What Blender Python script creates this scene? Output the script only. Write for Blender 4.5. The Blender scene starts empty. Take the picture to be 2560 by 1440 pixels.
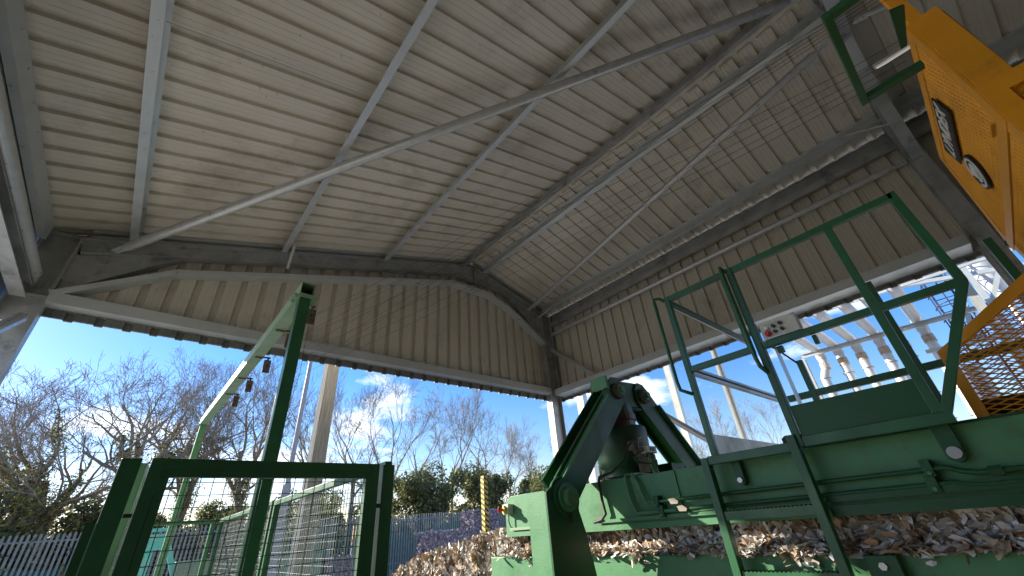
import bpy, math, random
from math import sin, cos, pi, radians
from mathutils import Vector, Matrix

SC = bpy.context.scene
COL = SC.collection
random.seed(7)

# ------------------------------------------------------------------ camera
cam_d = bpy.data.cameras.new("camera")
cam = bpy.data.objects.new("camera", cam_d)
COL.objects.link(cam)
cam_d.sensor_width = 36.0
cam_d.lens = 14.151
cam_d.clip_start = 0.02
cam_d.clip_end = 2000
R_ = Vector((0.76031744, -0.64533145, -0.07392367))
U_ = Vector((-0.28178116, -0.43023022, 0.85761375))
F_ = Vector((0.58524932, 0.63122839, 0.50895378))
M = Matrix(((R_.x, U_.x, -F_.x, 0), (R_.y, U_.y, -F_.y, 0), (R_.z, U_.z, -F_.z, 1.6), (0, 0, 0, 1)))
cam.matrix_world = M
SC.camera = cam

# ------------------------------------------------------------------ light, sky
SUN_TO = Vector((-0.55, 1.0, 0.45)).normalized()
sun_el = math.asin(SUN_TO.z)
sun_rot = math.atan2(SUN_TO.x, SUN_TO.y)
sd = bpy.data.lights.new("sun", 'SUN')
sd.energy = 5.0
sd.angle = radians(0.5)
sd.color = (1.0, 0.93, 0.82)
so = bpy.data.objects.new("sun", sd)
so.rotation_euler = (-SUN_TO).to_track_quat('-Z', 'Y').to_euler()
COL.objects.link(so)

W = bpy.data.worlds.new("World")
SC.world = W
W.use_nodes = True
wn = W.node_tree.nodes
wl = W.node_tree.links
wn.clear()
out = wn.new('ShaderNodeOutputWorld')
bg = wn.new('ShaderNodeBackground')
bg.inputs['Strength'].default_value = 0.10
sky = wn.new('ShaderNodeTexSky')
sky.sky_type = 'NISHITA'
sky.sun_disc = False
sky.sun_elevation = sun_el
sky.sun_rotation = sun_rot
sky.altitude = 0
sky.air_density = 1.25
sky.dust_density = 0.15
sky.ozone_density = 3.0
tc = wn.new('ShaderNodeTexCoord')
mp = wn.new('ShaderNodeMapping')
mp.inputs['Scale'].default_value = (1.0, 1.0, 2.6)
mp.inputs['Location'].default_value = (4.1, 2.7, 0.9)
nz = wn.new('ShaderNodeTexNoise')
nz.inputs['Scale'].default_value = 3.4
nz.inputs['Detail'].default_value = 9
nz.inputs['Roughness'].default_value = 0.56
cr = wn.new('ShaderNodeValToRGB')
cr.color_ramp.elements[0].position = 0.56
cr.color_ramp.elements[0].color = (0, 0, 0, 1)
cr.color_ramp.elements[1].position = 0.70
cr.color_ramp.elements[1].color = (1, 1, 1, 1)
mx = wn.new('ShaderNodeMix')
mx.data_type = 'RGBA'
mx.inputs['B'].default_value = (8.5, 8.8, 9.3, 1)
wl.new(tc.outputs['Generated'], mp.inputs['Vector'])
wl.new(mp.outputs['Vector'], nz.inputs['Vector'])
wl.new(nz.outputs['Fac'], cr.inputs['Fac'])
wl.new(cr.outputs['Color'], mx.inputs['Factor'])
hs = wn.new('ShaderNodeHueSaturation')
hs.inputs['Saturation'].default_value = 1.36
wl.new(sky.outputs['Color'], hs.inputs['Color'])
tint = wn.new('ShaderNodeMix')
tint.data_type = 'RGBA'
tint.blend_type = 'MULTIPLY'
tint.inputs['Factor'].default_value = 1.0
tint.inputs['B'].default_value = (0.98, 0.88, 1.12, 1)
wl.new(hs.outputs['Color'], tint.inputs['A'])
wl.new(tint.outputs['Result'], mx.inputs['A'])
wl.new(mx.outputs['Result'], bg.inputs['Color'])
wl.new(bg.outputs['Background'], out.inputs['Surface'])

SC.view_settings.view_transform = 'Standard'
SC.view_settings.look = 'None'
SC.view_settings.exposure = 1.2
SC.view_settings.gamma = 1.0
SC.cycles.max_bounces = 8
SC.cycles.diffuse_bounces = 5
SC.cycles.transparent_max_bounces = 16

# ------------------------------------------------------------------ materials
def mat(name, col, rough=0.6, metal=0.0, col2=None, scale=6.0, lo=0.35, hi=0.65, stretch=(1, 1, 1),
        bump=0.0, bscale=60.0, rvar=0.0, coord='Object', trans=0.0, detail=5.0, dirt=None, dirt_scale=1.5,
        dirt_lo=.55, dirt_hi=.7, spec=0.5, chips=None):
    m = bpy.data.materials.new(name)
    m.use_nodes = True
    n = m.node_tree.nodes
    l = m.node_tree.links
    b = n['Principled BSDF']
    b.inputs['Base Color'].default_value = (*col, 1)
    b.inputs['Roughness'].default_value = rough
    b.inputs['Metallic'].default_value = metal
    b.inputs['Specular IOR Level'].default_value = spec
    t = n.new('ShaderNodeTexCoord')
    mpn = n.new('ShaderNodeMapping')
    mpn.inputs['Scale'].default_value = stretch
    l.new(t.outputs[coord], mpn.inputs['Vector'])
    last = None
    if col2 is not None:
        x = n.new('ShaderNodeTexNoise')
        x.inputs['Scale'].default_value = scale
        x.inputs['Detail'].default_value = detail
        x.inputs['Roughness'].default_value = 0.6
        l.new(mpn.outputs['Vector'], x.inputs['Vector'])
        r = n.new('ShaderNodeValToRGB')
        r.color_ramp.elements[0].position = lo
        r.color_ramp.elements[1].position = hi
        r.color_ramp.elements[0].color = (*col, 1)
        r.color_ramp.elements[1].color = (*col2, 1)
        l.new(x.outputs['Fac'], r.inputs['Fac'])
        last = r.outputs['Color']
        if rvar:
            mr = n.new('ShaderNodeMapRange')
            mr.inputs['To Min'].default_value = max(0.02, rough - rvar)
            mr.inputs['To Max'].default_value = min(1, rough + rvar)
            mr.inputs['From Min'].default_value = 0.3
            mr.inputs['From Max'].default_value = 0.7
            l.new(x.outputs['Fac'], mr.inputs['Value'])
            l.new(mr.outputs['Result'], b.inputs['Roughness'])
    if dirt is not None:
        x2 = n.new('ShaderNodeTexNoise')
        x2.inputs['Scale'].default_value = dirt_scale
        x2.inputs['Detail'].default_value = 8
        x2.inputs['Roughness'].default_value = 0.7
        l.new(t.outputs[coord], x2.inputs['Vector'])
        r2 = n.new('ShaderNodeMapRange')
        r2.inputs['From Min'].default_value = dirt_lo
        r2.inputs['From Max'].default_value = dirt_hi
        l.new(x2.outputs['Fac'], r2.inputs['Value'])
        mm = n.new('ShaderNodeMix')
        mm.data_type = 'RGBA'
        mm.inputs['B'].default_value = (*dirt, 1)
        if last is not None:
            l.new(last, mm.inputs['A'])
        else:
            mm.inputs['A'].default_value = (*col, 1)
        l.new(r2.outputs['Result'], mm.inputs['Factor'])
        last = mm.outputs['Result']
    if chips is not None:
        for sc_, lo_, col_ in ((22.0, .68, chips), (3.2, .665, (col[0] * 1.9 + .03, col[1] * 1.25 + .03, col[2] * 1.6 + .03))):
            x4 = n.new('ShaderNodeTexNoise')
            x4.inputs['Scale'].default_value = sc_
            x4.inputs['Detail'].default_value = 9
            x4.inputs['Roughness'].default_value = 0.75
            l.new(t.outputs[coord], x4.inputs['Vector'])
            r4 = n.new('ShaderNodeMapRange')
            r4.inputs['From Min'].default_value = lo_
            r4.inputs['From Max'].default_value = lo_ + .03
            l.new(x4.outputs['Fac'], r4.inputs['Value'])
            m4 = n.new('ShaderNodeMix')
            m4.data_type = 'RGBA'
            m4.inputs['B'].default_value = (*col_, 1)
            l.new(last, m4.inputs['A'])
            l.new(r4.outputs['Result'], m4.inputs['Factor'])
            last = m4.outputs['Result']
    if last is not None:
        l.new(last, b.inputs['Base Color'])
    if bump:
        x3 = n.new('ShaderNodeTexNoise')
        x3.inputs['Scale'].default_value = bscale
        x3.inputs['Detail'].default_value = 4
        l.new(mpn.outputs['Vector'], x3.inputs['Vector'])
        bp = n.new('ShaderNodeBump')
        bp.inputs['Strength'].default_value = bump
        bp.inputs['Distance'].default_value = 0.01
        l.new(x3.outputs['Fac'], bp.inputs['Height'])
        l.new(bp.outputs['Normal'], b.inputs['Normal'])
    if trans:
        tr = n.new('ShaderNodeBsdfTranslucent')
        if last is not None:
            l.new(last, tr.inputs['Color'])
        else:
            tr.inputs['Color'].default_value = (*col, 1)
        ms = n.new('ShaderNodeMixShader')
        ms.inputs['Fac'].default_value = trans
        l.new(b.outputs['BSDF'], ms.inputs[1])
        l.new(tr.outputs['BSDF'], ms.inputs[2])
        l.new(ms.outputs['Shader'], n['Material Output'].inputs['Surface'])
    return m


def vcol_mat(name, cols, rough=0.8, trans=0.0, noise=None):
    """each loose piece takes one of the given colours (Random Per Island)"""
    m = bpy.data.materials.new(name)
    m.use_nodes = True
    n = m.node_tree.nodes
    l = m.node_tree.links
    b = n['Principled BSDF']
    b.inputs['Roughness'].default_value = rough
    g = n.new('ShaderNodeNewGeometry')
    r = n.new('ShaderNodeValToRGB')
    r.color_ramp.interpolation = 'CONSTANT'
    e = r.color_ramp.elements
    e[0].position = 0
    e[0].color = (*cols[0], 1)
    e[1].position = 1.0 / len(cols)
    e[1].color = (*cols[1], 1)
    for i in range(2, len(cols)):
        q = e.new(i / len(cols))
        q.color = (*cols[i], 1)
    l.new(g.outputs['Random Per Island'], r.inputs['Fac'])
    l.new(r.outputs['Color'], b.inputs['Base Color'])
    if trans:
        tr = n.new('ShaderNodeBsdfTranslucent')
        l.new(r.outputs['Color'], tr.inputs['Color'])
        ms = n.new('ShaderNodeMixShader')
        ms.inputs['Fac'].default_value = trans
        l.new(b.outputs['BSDF'], ms.inputs[1])
        l.new(tr.outputs['BSDF'], ms.inputs[2])
        l.new(ms.outputs['Shader'], n['Material Output'].inputs['Surface'])
    return m


liner = mat("liner_enamel", (0.59, 0.53, 0.43), 0.40, 0, (0.65, 0.59, 0.485), 0.7, dirt=(0.36, 0.31, 0.24),
            dirt_scale=1.1, dirt_lo=.52, dirt_hi=.78, spec=0.4)
wall_liner = mat("wall_enamel", (0.52, 0.465, 0.36), 0.45, 0, (0.58, 0.52, 0.41), 0.8, dirt=(0.30, 0.26, 0.19),
                 dirt_scale=1.0, dirt_lo=.56, dirt_hi=.8, spec=0.4)
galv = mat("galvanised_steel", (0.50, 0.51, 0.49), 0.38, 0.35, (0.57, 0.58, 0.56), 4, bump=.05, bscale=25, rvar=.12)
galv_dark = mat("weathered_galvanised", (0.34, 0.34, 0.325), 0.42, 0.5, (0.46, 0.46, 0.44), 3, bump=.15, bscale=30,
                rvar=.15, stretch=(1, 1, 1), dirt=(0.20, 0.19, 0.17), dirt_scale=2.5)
galv_tube = mat("galvanised_tube", (0.50, 0.49, 0.46), 0.34, 0.4, (0.58, 0.57, 0.535), 9, bump=.03, bscale=12, rvar=.08)
galv_pale = mat("zinc_sheet_trim", (0.52, 0.54, 0.51), 0.33, 0.45, (0.60, 0.62, 0.59), 1.2, rvar=.05)
drip_m = mat("drip_flashing_grey", (0.10, 0.105, 0.095), 0.6, 0, (0.14, 0.14, 0.12), 2)
duct_m = mat("bright_duct_steel", (0.60, 0.61, 0.62), 0.35, 0.3, (0.70, 0.71, 0.71), 5, rvar=.1, bump=.1, bscale=12)
duct_band = mat("duct_rust_band", (0.42, 0.27, 0.17), 0.6, 0.2, (0.60, 0.55, 0.48), 8)
green = mat("machine_green", (0.018, 0.082, 0.030), 0.46, 0, (0.024, 0.100, 0.037), 3, bump=.08, bscale=90,
            dirt=(0.05, 0.085, 0.045), dirt_scale=3.5, dirt_lo=.55, dirt_hi=.8, spec=.35, chips=(.07, .035, .02), rvar=.12)
green_old = mat("worn_green", (0.075, 0.225, 0.095), 0.5, 0, (0.100, 0.265, 0.120), 5, bump=.12, bscale=70,
                dirt=(0.10, 0.12, 0.06), dirt_scale=6, dirt_lo=.54, dirt_hi=.75, spec=.35, chips=(.12, .06, .03), rvar=.12)
green_bar = mat("guard_green", (0.027, 0.130, 0.047), 0.40, 0, (0.019, 0.088, 0.032), 4, bump=.08, bscale=80, chips=(.06, .035, .02), rvar=.1)
green_pale = mat("faded_green", (0.20, 0.32, 0.18), 0.45, 0, (0.28, 0.38, 0.24), 4, dirt=(0.25, 0.11, 0.05),
                 dirt_scale=3.2, dirt_lo=.62, dirt_hi=.72)
rust = mat("rusty_iron", (0.10, 0.055, 0.035), 0.8, 0.1, (0.17, 0.13, 0.11), 14, bump=.3)
yellow = mat("guard_yellow", (0.72, 0.30, 0.012), 0.45, 0, (0.80, 0.35, 0.018), 4, bump=.1, bscale=120, dirt=(.38, .17, .03), dirt_scale=3, dirt_lo=.52, dirt_hi=.8, rvar=.1)
haz_y = mat("hazard_yellow", (0.80, 0.60, 0.05), 0.5, 0, (0.7, 0.52, 0.05), 8)
black = mat("black_paint", (0.02, 0.02, 0.02), 0.5)
rubber = mat("black_rubber", (0.03, 0.03, 0.03), 0.6, 0, (0.06, 0.06, 0.055), 20)
white = mat("white_paint", (0.78, 0.77, 0.73), 0.45, 0, (0.7, 0.69, 0.64), 9)
cream = mat("cream_plastic", (0.62, 0.60, 0.50), 0.45, 0, (0.5, 0.46, 0.36), 12)
red = mat("red_plastic", (0.6, 0.03, 0.03), 0.35)
chrome = mat("zinc_bolt", (0.42, 0.42, 0.42), 0.35, 0.8)
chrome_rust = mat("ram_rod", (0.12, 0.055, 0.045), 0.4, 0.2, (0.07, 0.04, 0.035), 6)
ram_green = mat("ram_dark_green", (0.018, 0.05, 0.03), 0.45, 0, (0.03, 0.07, 0.045), 6, dirt=(0.05, 0.04, 0.03), dirt_scale=5)
timber = mat("weathered_timber", (0.24, 0.235, 0.215), 0.8, 0, (0.36, 0.355, 0.33), 6, stretch=(5, 5, .35), bump=.4,
             bscale=9, detail=8)
lamp_grey = mat("grey_post_paint", (0.24, 0.26, 0.33), 0.5, 0, (0.27, 0.29, 0.35), 5)
pal_galv = mat("palisade_galvanised", (0.19, 0.20, 0.18), 0.6, 0.1, (0.28, 0.285, 0.26), 6)
pal_green = mat("palisade_green", (0.02, 0.10, 0.09), 0.5, 0, (0.03, 0.13, 0.11), 6)
net_green = mat("green_netting", (0.03, 0.18, 0.15), 0.9, 0, (0.05, 0.26, 0.21), 14, bump=.4, bscale=30)
teal = mat("teal_paint", (0.10, 0.50, 0.46), 0.45, 0, (0.16, 0.55, 0.50), 5, dirt=(0.3, 0.32, 0.28), dirt_scale=4)
shed_m = mat("shed_green", (0.16, 0.24, 0.19), 0.6, 0, (0.20, 0.28, 0.22), 3)
conc = mat("yard_concrete", (0.48, 0.46, 0.41), 0.85, 0, (0.57, 0.545, 0.49), 1.4, bump=.3, bscale=30,
           dirt=(0.25, 0.23, 0.20), dirt_scale=.4)
bark = mat("bark", (0.20, 0.155, 0.11), 0.9, 0, (0.36, 0.29, 0.20), 7, stretch=(3, 3, .8), bump=.5, bscale=20)
bark2 = mat("pale_bark", (0.22, 0.19, 0.15), 0.9, 0, (0.36, 0.31, 0.24), 7, stretch=(3, 3, .8), bump=.5, bscale=20)
ivy_m = vcol_mat("ivy_leaves", [(0.10, 0.12, 0.035), (0.17, 0.18, 0.05), (0.28, 0.26, 0.07), (0.07, 0.085, 0.035),
                                (0.38, 0.33, 0.10), (0.17, 0.12, 0.07)], 0.45, 0.4)
bush_m = vcol_mat("bush_leaves", [(0.13, 0.165, 0.055), (0.19, 0.22, 0.07), (0.27, 0.28, 0.09), (0.07, 0.09, 0.04),
                                (0.28, 0.27, 0.10), (0.18, 0.15, 0.10)], 0.5, 0.35)
paper_m = vcol_mat("card_offcuts", [(0.72, 0.68, 0.60), (0.50, 0.31, 0.17), (0.80, 0.79, 0.76), (0.36, 0.24, 0.15),
                                    (0.52, 0.44, 0.34), (0.58, 0.50, 0.38), (0.40, 0.34, 0.27), (0.74, 0.72, 0.70)], 0.75)
bale_m = vcol_mat("mixed_bale_paper", [(0.30, 0.27, 0.30), (0.45, 0.40, 0.43), (0.20, 0.17, 0.19), (0.55, 0.51, 0.53),
                                       (0.36, 0.28, 0.3)], 0.8)
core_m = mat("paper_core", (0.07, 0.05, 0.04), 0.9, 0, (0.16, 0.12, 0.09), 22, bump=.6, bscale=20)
tube_lit = bpy.data.materials.new("lit_tube")
tube_lit.use_nodes = True
tube_lit.node_tree.nodes['Principled BSDF'].inputs['Base Color'].default_value = (.9, .88, .85, 1)
tube_lit.node_tree.nodes['Principled BSDF'].inputs['Emission Color'].default_value = (1, .93, .86, 1)
tube_lit.node_tree.nodes['Principled BSDF'].inputs['Emission Strength'].default_value = 0.12

# ------------------------------------------------------------------ mesh helpers
def V(*a):
    return Vector(a[0]) if len(a) == 1 else Vector(a)


class MB:
    def __init__(s):
        s.v = []
        s.f = []
        s.sm = []

    def add(s, vs, fs, smooth=False):
        b = len(s.v)
        s.v.extend([tuple(x) for x in vs])
        s.f.extend([tuple(i + b for i in f) for f in fs])
        s.sm.extend([smooth] * len(fs))
        return s

    def box(s, x0, x1, y0, y1, z0, z1):
        vs = [(x, y, z) for x in (x0, x1) for y in (y0, y1) for z in (z0, z1)]
        return s.add(vs, [(0, 1, 3, 2), (4, 6, 7, 5), (0, 4, 5, 1), (2, 3, 7, 6), (0, 2, 6, 4), (1, 5, 7, 3)])

    def sweep(s, prof, p0, p1, up=(0, 0, 1), smooth=False):
        """closed 2-D profile (side, up) swept from p0 to p1"""
        p0, p1 = V(p0), V(p1)
        d = (p1 - p0).normalized()
        up = V(up)
        side = d.cross(up).normalized()
        u = side.cross(d).normalized()
        n = len(prof)
        vs = [p0 + side * a + u * b for a, b in prof] + [p1 + side * a + u * b for a, b in prof]
        fs = [(i, (i + 1) % n, n + (i + 1) % n, n + i) for i in range(n)]
        s.add(vs, fs, smooth)
        s.add(vs, [tuple(range(n - 1, -1, -1)), tuple(range(n, 2 * n))])
        return s

    def bar(s, p0, p1, w, h, up=(0, 0, 1)):
        return s.sweep([(-w / 2, -h / 2), (w / 2, -h / 2), (w / 2, h / 2), (-w / 2, h / 2)], p0, p1, up)

    def isec(s, p0, p1, dep, fl, t=0.012, tw=0.008, up=(0, 0, 1)):
        a, b = fl / 2, dep / 2
        for q in ([(-a, -b), (a, -b), (a, -b + t), (-a, -b + t)], [(-a, b - t), (a, b - t), (a, b), (-a, b)],
                  [(-tw / 2, -b + t), (tw / 2, -b + t), (tw / 2, b - t), (-tw / 2, b - t)]):
            s.sweep(q, p0, p1, up)
        return s

    def csec(s, p0, p1, dep, fl, t=0.004, up=(0, 0, 1), flip=1, lip=0.018):
        b = dep / 2
        f = flip
        s.sweep([(0, -b), (t * f, -b), (t * f, b), (0, b)], p0, p1, up)
        s.sweep([(t * f, -b), (fl * f, -b), (fl * f, -b + t), (t * f, -b + t)], p0, p1, up)
        s.sweep([(t * f, b - t), (fl * f, b - t), (fl * f, b), (t * f, b)], p0, p1, up)
        s.sweep([((fl - t) * f, -b + t), (fl * f, -b + t), (fl * f, -b + lip), ((fl - t) * f, -b + lip)], p0, p1, up)
        s.sweep([((fl - t) * f, b - lip), (fl * f, b - lip), (fl * f, b - t), ((fl - t) * f, b - t)], p0, p1, up)
        return s

    def tube(s, pts, r, n=10, caps=True, smooth=True):
        pts = [V(p) for p in pts]
        rs = r if isinstance(r, (list, tuple)) else [r] * len(pts)
        m = len(pts)
        vs = []
        pu = None
        for i, p in enumerate(pts):
            if i == 0:
                d = pts[1] - pts[0]
            elif i == m - 1:
                d = pts[-1] - pts[-2]
            else:
                d = (pts[i + 1] - p).normalized() + (p - pts[i - 1]).normalized()
            if d.length < 1e-9:
                d = pts[min(i + 1, m - 1)] - pts[max(0, i - 1)]
            d.normalize()
            if pu is None:
                a = V(0, 0, 1) if abs(d.z) < .9 else V(1, 0, 0)
            else:
                a = pu
            sd_ = d.cross(a)
            if sd_.length < 1e-6:
                sd_ = d.cross(V(1, 0, 0))
            sd_.normalize()
            u = sd_.cross(d)
            pu = u
            for k in range(n):
                t = 2 * pi * k / n
                vs.append(p + sd_ * (cos(t) * rs[i]) + u * (sin(t) * rs[i]))
        fs = [(i * n + k, i * n + (k + 1) % n, (i + 1) * n + (k + 1) % n, (i + 1) * n + k) for i in range(m - 1) for k in range(n)]
        s.add(vs, fs, smooth)
        if caps:
            s.add(vs[:n], [tuple(range(n - 1, -1, -1))])
            s.add(vs[-n:], [tuple(range(n))])
        return s

    def prism(s, pts, vec):
        pts = [V(p) for p in pts]
        n = len(pts)
        vec = V(vec)
        vs = pts + [p + vec for p in pts]
        fs = [(i, (i + 1) % n, n + (i + 1) % n, n + i) for i in range(n)] + [tuple(range(n - 1, -1, -1)), tuple(range(n, 2 * n))]
        return s.add(vs, fs)

    def bolt(s, p, d, r=0.012, h=0.012):
        p, d = V(p), V(d).normalized()
        return s.tube([p, p + d * h], r, 6, smooth=False)

    def build(s, name, m, parent=None, bevel=0.0, loc=None):
        me = bpy.data.meshes.new(name)
        if parent is not None:
            o3 = WLOC[parent.name]
        elif loc is not None:
            o3 = V(loc)
        else:
            xs = [p[0] for p in s.v]; ys = [p[1] for p in s.v]; zs = [p[2] for p in s.v]
            o3 = V((min(xs) + max(xs)) / 2, (min(ys) + max(ys)) / 2, min(zs))
        me.from_pydata([(p[0] - o3.x, p[1] - o3.y, p[2] - o3.z) for p in s.v], [], s.f)
        me.polygons.foreach_set('use_smooth', s.sm)
        me.materials.append(m)
        me.update()
        o = bpy.data.objects.new(name, me)
        COL.objects.link(o)
        if parent is not None:
            o.parent = parent
        else:
            o.location = o3
        WLOC[o.name] = o3
        if bevel:
            md = o.modifiers.new('bevel', 'BEVEL')
            md.width = bevel
            md.segments = 2
            md.limit_method = 'ANGLE'
            md.angle_limit = radians(40)
        return o


WLOC = {}


def tag(o, label=None, cat=None, group=None, kind=None):
    if label: o['label'] = label
    if cat: o['category'] = cat
    if group: o['group'] = group
    if kind: o['kind'] = kind
    return o


def thing(name, loc, label, cat, group=None):
    o = bpy.data.objects.new(name, None)
    o.empty_display_size = .1
    COL.objects.link(o)
    o.location = loc
    WLOC[o.name] = V(loc)
    return tag(o, label, cat, group)


def copy_thing(root, loc, label=None, rz=0.0, sc=1.0):
    r = root.copy()
    COL.objects.link(r)
    r.location = loc
    r.rotation_euler = (0, 0, rz)
    r.scale = (sc, sc, sc)
    if label: r['label'] = label
    for ch in list(root.children):
        c = ch.copy()
        COL.objects.link(c)
        c.parent = r
        for g in list(ch.children):
            d = g.copy()
            COL.objects.link(d)
            d.parent = c
    return r


# ------------------------------------------------------------------ ground
MB().add([(-300, -300, 0), (300, -300, 0), (300, 300, 0), (-300, 300, 0)], [(0, 1, 2, 3)]).build('ground', conc)
tag(bpy.data.objects['ground'], kind='structure')

MB().add([(-2.2, -9.3, .004), (9.3, -9.3, .004), (9.3, 7.2, .004), (-2.2, 7.2, .004)], [(0, 1, 2, 3)]).build('floor', mat('dark_floor', (.13, .12, .105), .8, 0, (.20, .185, .16), 1.2, bump=.2))  # unseen floor sheet, added dark to cut light bounced onto the roof
tag(bpy.data.objects['floor'], kind='structure')

# ------------------------------------------------------------------ the canopy building
XR, XL, YG, YF2, XRG = 8.95, -1.66, 8.15, -1.10, 6.05
ZR = 8.38
def zr(x):            # top of the rafters
    return ZR - 0.305 * (XRG - x) if x < XRG else ZR - 0.29 * (x - XRG)

cb = thing('canopy_building', (3.6, 3.5, 0), 'open sided steel framed canopy with beige profiled roof and galvanised frame', 'building')

PIT = 0.333
PROF = [(0.0, 0.0), (0.078, 0.0), (0.083, .004), (0.091, .004), (0.096, 0.0), (0.158, 0.0), (0.163, .004), (0.171, .004),
        (0.176, 0.0), (0.222, 0.0), (0.231, 0.055), (0.324, 0.055)]
def sheet(name, org, ud, vd, nd, length, v0, v1, m, phase=0.0):
    """profiled sheet: ribs run along vd, repeat along ud, crowns stand out along nd"""
    org, ud, vd, nd = V(org), V(ud), V(vd), V(nd)
    b = MB()
    us = []
    k = int(math.floor(-phase / PIT)) - 1
    while k * PIT + phase < length:
        for a, h in PROF:
            u = k * PIT + phase + a
            if 0 <= u <= length:
                us.append((u, h))
        k += 1
    rows = []
    for u, h in us:
        a = v0(u) if callable(v0) else v0
        c = v1(u) if callable(v1) else v1
        rows.append((org + ud * u + nd * h + vd * a, org + ud * u + nd * h + vd * c))
    vs = [p for r in rows for p in r]
    b.add(vs, [(2 * i, 2 * i + 1, 2 * i + 3, 2 * i + 2) for i in range(len(rows) - 1)])
    o = b.build(name, m, cb)
    return o

sl = math.sqrt(1 + 0.305 ** 2); sr = math.sqrt(1 + 0.29 ** 2)
PD = 0.20   # purlin depth
YB = -9.2
sheet('roof_sheet', (XRG, YB, ZR + PD), (0, 1, 0), (-1 / sl, 0, -0.305 / sl), (0, 0, 1), 8.55 - YB, 0.05, 8.25 * sl, liner, 0.12)
sheet('roof_sheet', (XRG, YB, ZR + PD), (0, 1, 0), (1 / sr, 0, -0.29 / sr), (0, 0, 1), 8.55 - YB, 0.05, 3.45 * sr, liner, 0.12)
b = MB()
rs_ = random.Random(4)
for i in range(150):
    xx = rs_.choice([-.2, .3, 2.1, 2.5, 4.4, 4.9, 7.2, 7.9]) + rs_.uniform(-.4, .4)
    yy = rs_.uniform(-1, 8)
    zz = zr(xx) + PD
    b.tube([(xx, yy, zz), (xx + .006, yy, zz - .035)], .0035, 5)
sc_o = b.build('screw_tips', galv_dark, cb); sc_o['kind'] = 'stuff'
# ridge cap
b = MB()
for s_, g in ((-1, .305), (1, .29)):
    b.add([(XRG, YB, ZR + PD + .045), (XRG, 8.6, ZR + PD + .045), (XRG + s_ * .22, 8.6, ZR + PD + .045 - .22 * g), (XRG + s_ * .22, YB, ZR + PD + .045 - .22 * g)], [(0, 1, 2, 3)])
b.build('ridge_cap', liner, cb)

# gable cladding: upper edge follows the trim
TR = [(-1.66, 5.04), (-0.42, 5.86), (5.26, 7.60), (6.53, 7.62), (7.42, 7.30), (8.70, 6.50)]
def trim_z(x):
    for (a, za), (c, zc) in zip(TR, TR[1:]):
        if a <= x <= c: return za + (zc - za) * (x - a) / (c - a)
    return TR[0][1] if x < a else TR[-1][1]
gx0 = -2.10
sheet('gable_sheet', (gx0, 8.27, 0), (1, 0, 0), (0, 0, 1), (0, 1, 0), 9.25 - gx0, 4.72, lambda u: zr(gx0 + u) + .2, wall_liner, 0.10)
# right wall cladding
sheet('wall_sheet', (9.22, YB, 0), (0, 1, 0), (0, 0, 1), (1, 0, 0), 8.27 - YB, 4.72, 7.62, wall_liner, 0.05)
# left wall: added light blocker below, plain galvanised cladding above
MB().box(-2.12, -2.09, YB, 1.2, 0, 4.719).build('wall_sheet', wall_liner, cb)  # unseen lower wall, added to keep sky light off the baler
MB().box(-2.32, -2.09, YB, 8.45, 4.72, 6.24).build('wall_sheet', galv_dark, cb)
# closed back gable
sheet('gable_sheet', (-2.1, YB, 0), (1, 0, 0), (0, 0, 1), (0, -1, 0), 11.3, 0.0, lambda u: zr(-2.1 + u) + .18, wall_liner)

# bottom rails (deep C sections) under the cladding
b = MB()
b.box(-1.66, 8.70, 8.045, 8.05, 4.865, 5.04); b.box(-1.66, 8.70, 8.0501, 8.255, 4.865, 4.869); b.box(-1.66, 8.70, 8.0501, 8.255, 5.036, 5.04)
for i in range(31): b.bolt((-1.5 + i * .333, 8.17, 4.864), (0, 0, -1), .010, .007)
b.build('bottom_rail', galv_pale, cb)
for ya, yb in ((-.94, 8.0), (YB, -1.28)):
    b = MB()
    b.box(8.775, 8.78, ya, yb, 4.815, 4.99); b.box(8.7801, 9.20, ya, yb, 4.815, 4.819); b.box(8.7801, 9.20, ya, yb, 4.986, 4.99)
    for i in range(int((yb - ya) / .333)): b.bolt((9.0, ya + .2 + i * .333, 4.814), (0, 0, -1), .010, .007)
    b.build('bottom_rail', galv_pale, cb)
sheet('drip_edge', (gx0, 8.262, 0), (1, 0, 0), (0, 0, 1), (0, 1, 0), 9.25 - gx0, 4.735, 4.86, drip_m, 0.10)
sheet('drip_edge', (9.212, YB, 0), (0, 1, 0), (0, 0, 1), (1, 0, 0), 8.27 - YB, 4.735, 4.81, drip_m, 0.05)
b = MB(); b.csec((-2.0, YB, 4.95), (-2.0, 8.0, 4.95), .19, .16, .005, flip=1)
b.build('bottom_rail', galv_dark, cb)
# eaves strut left, with its web facing in
b = MB(); b.csec((-1.985, YB, 5.93), (-1.985, 7.98, 5.93), .26, .09, .004, flip=-1)
for i in range(30): b.bolt((-1.982, 7.7 - i * .48, 5.98), (1, 0, 0), .010, .008)
b.build('eaves_strut', galv, cb)
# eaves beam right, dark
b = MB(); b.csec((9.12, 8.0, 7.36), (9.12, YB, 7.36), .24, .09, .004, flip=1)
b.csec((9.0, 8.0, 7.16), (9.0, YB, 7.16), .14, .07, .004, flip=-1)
b.build('eaves_strut', galv_dark, cb)

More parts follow.
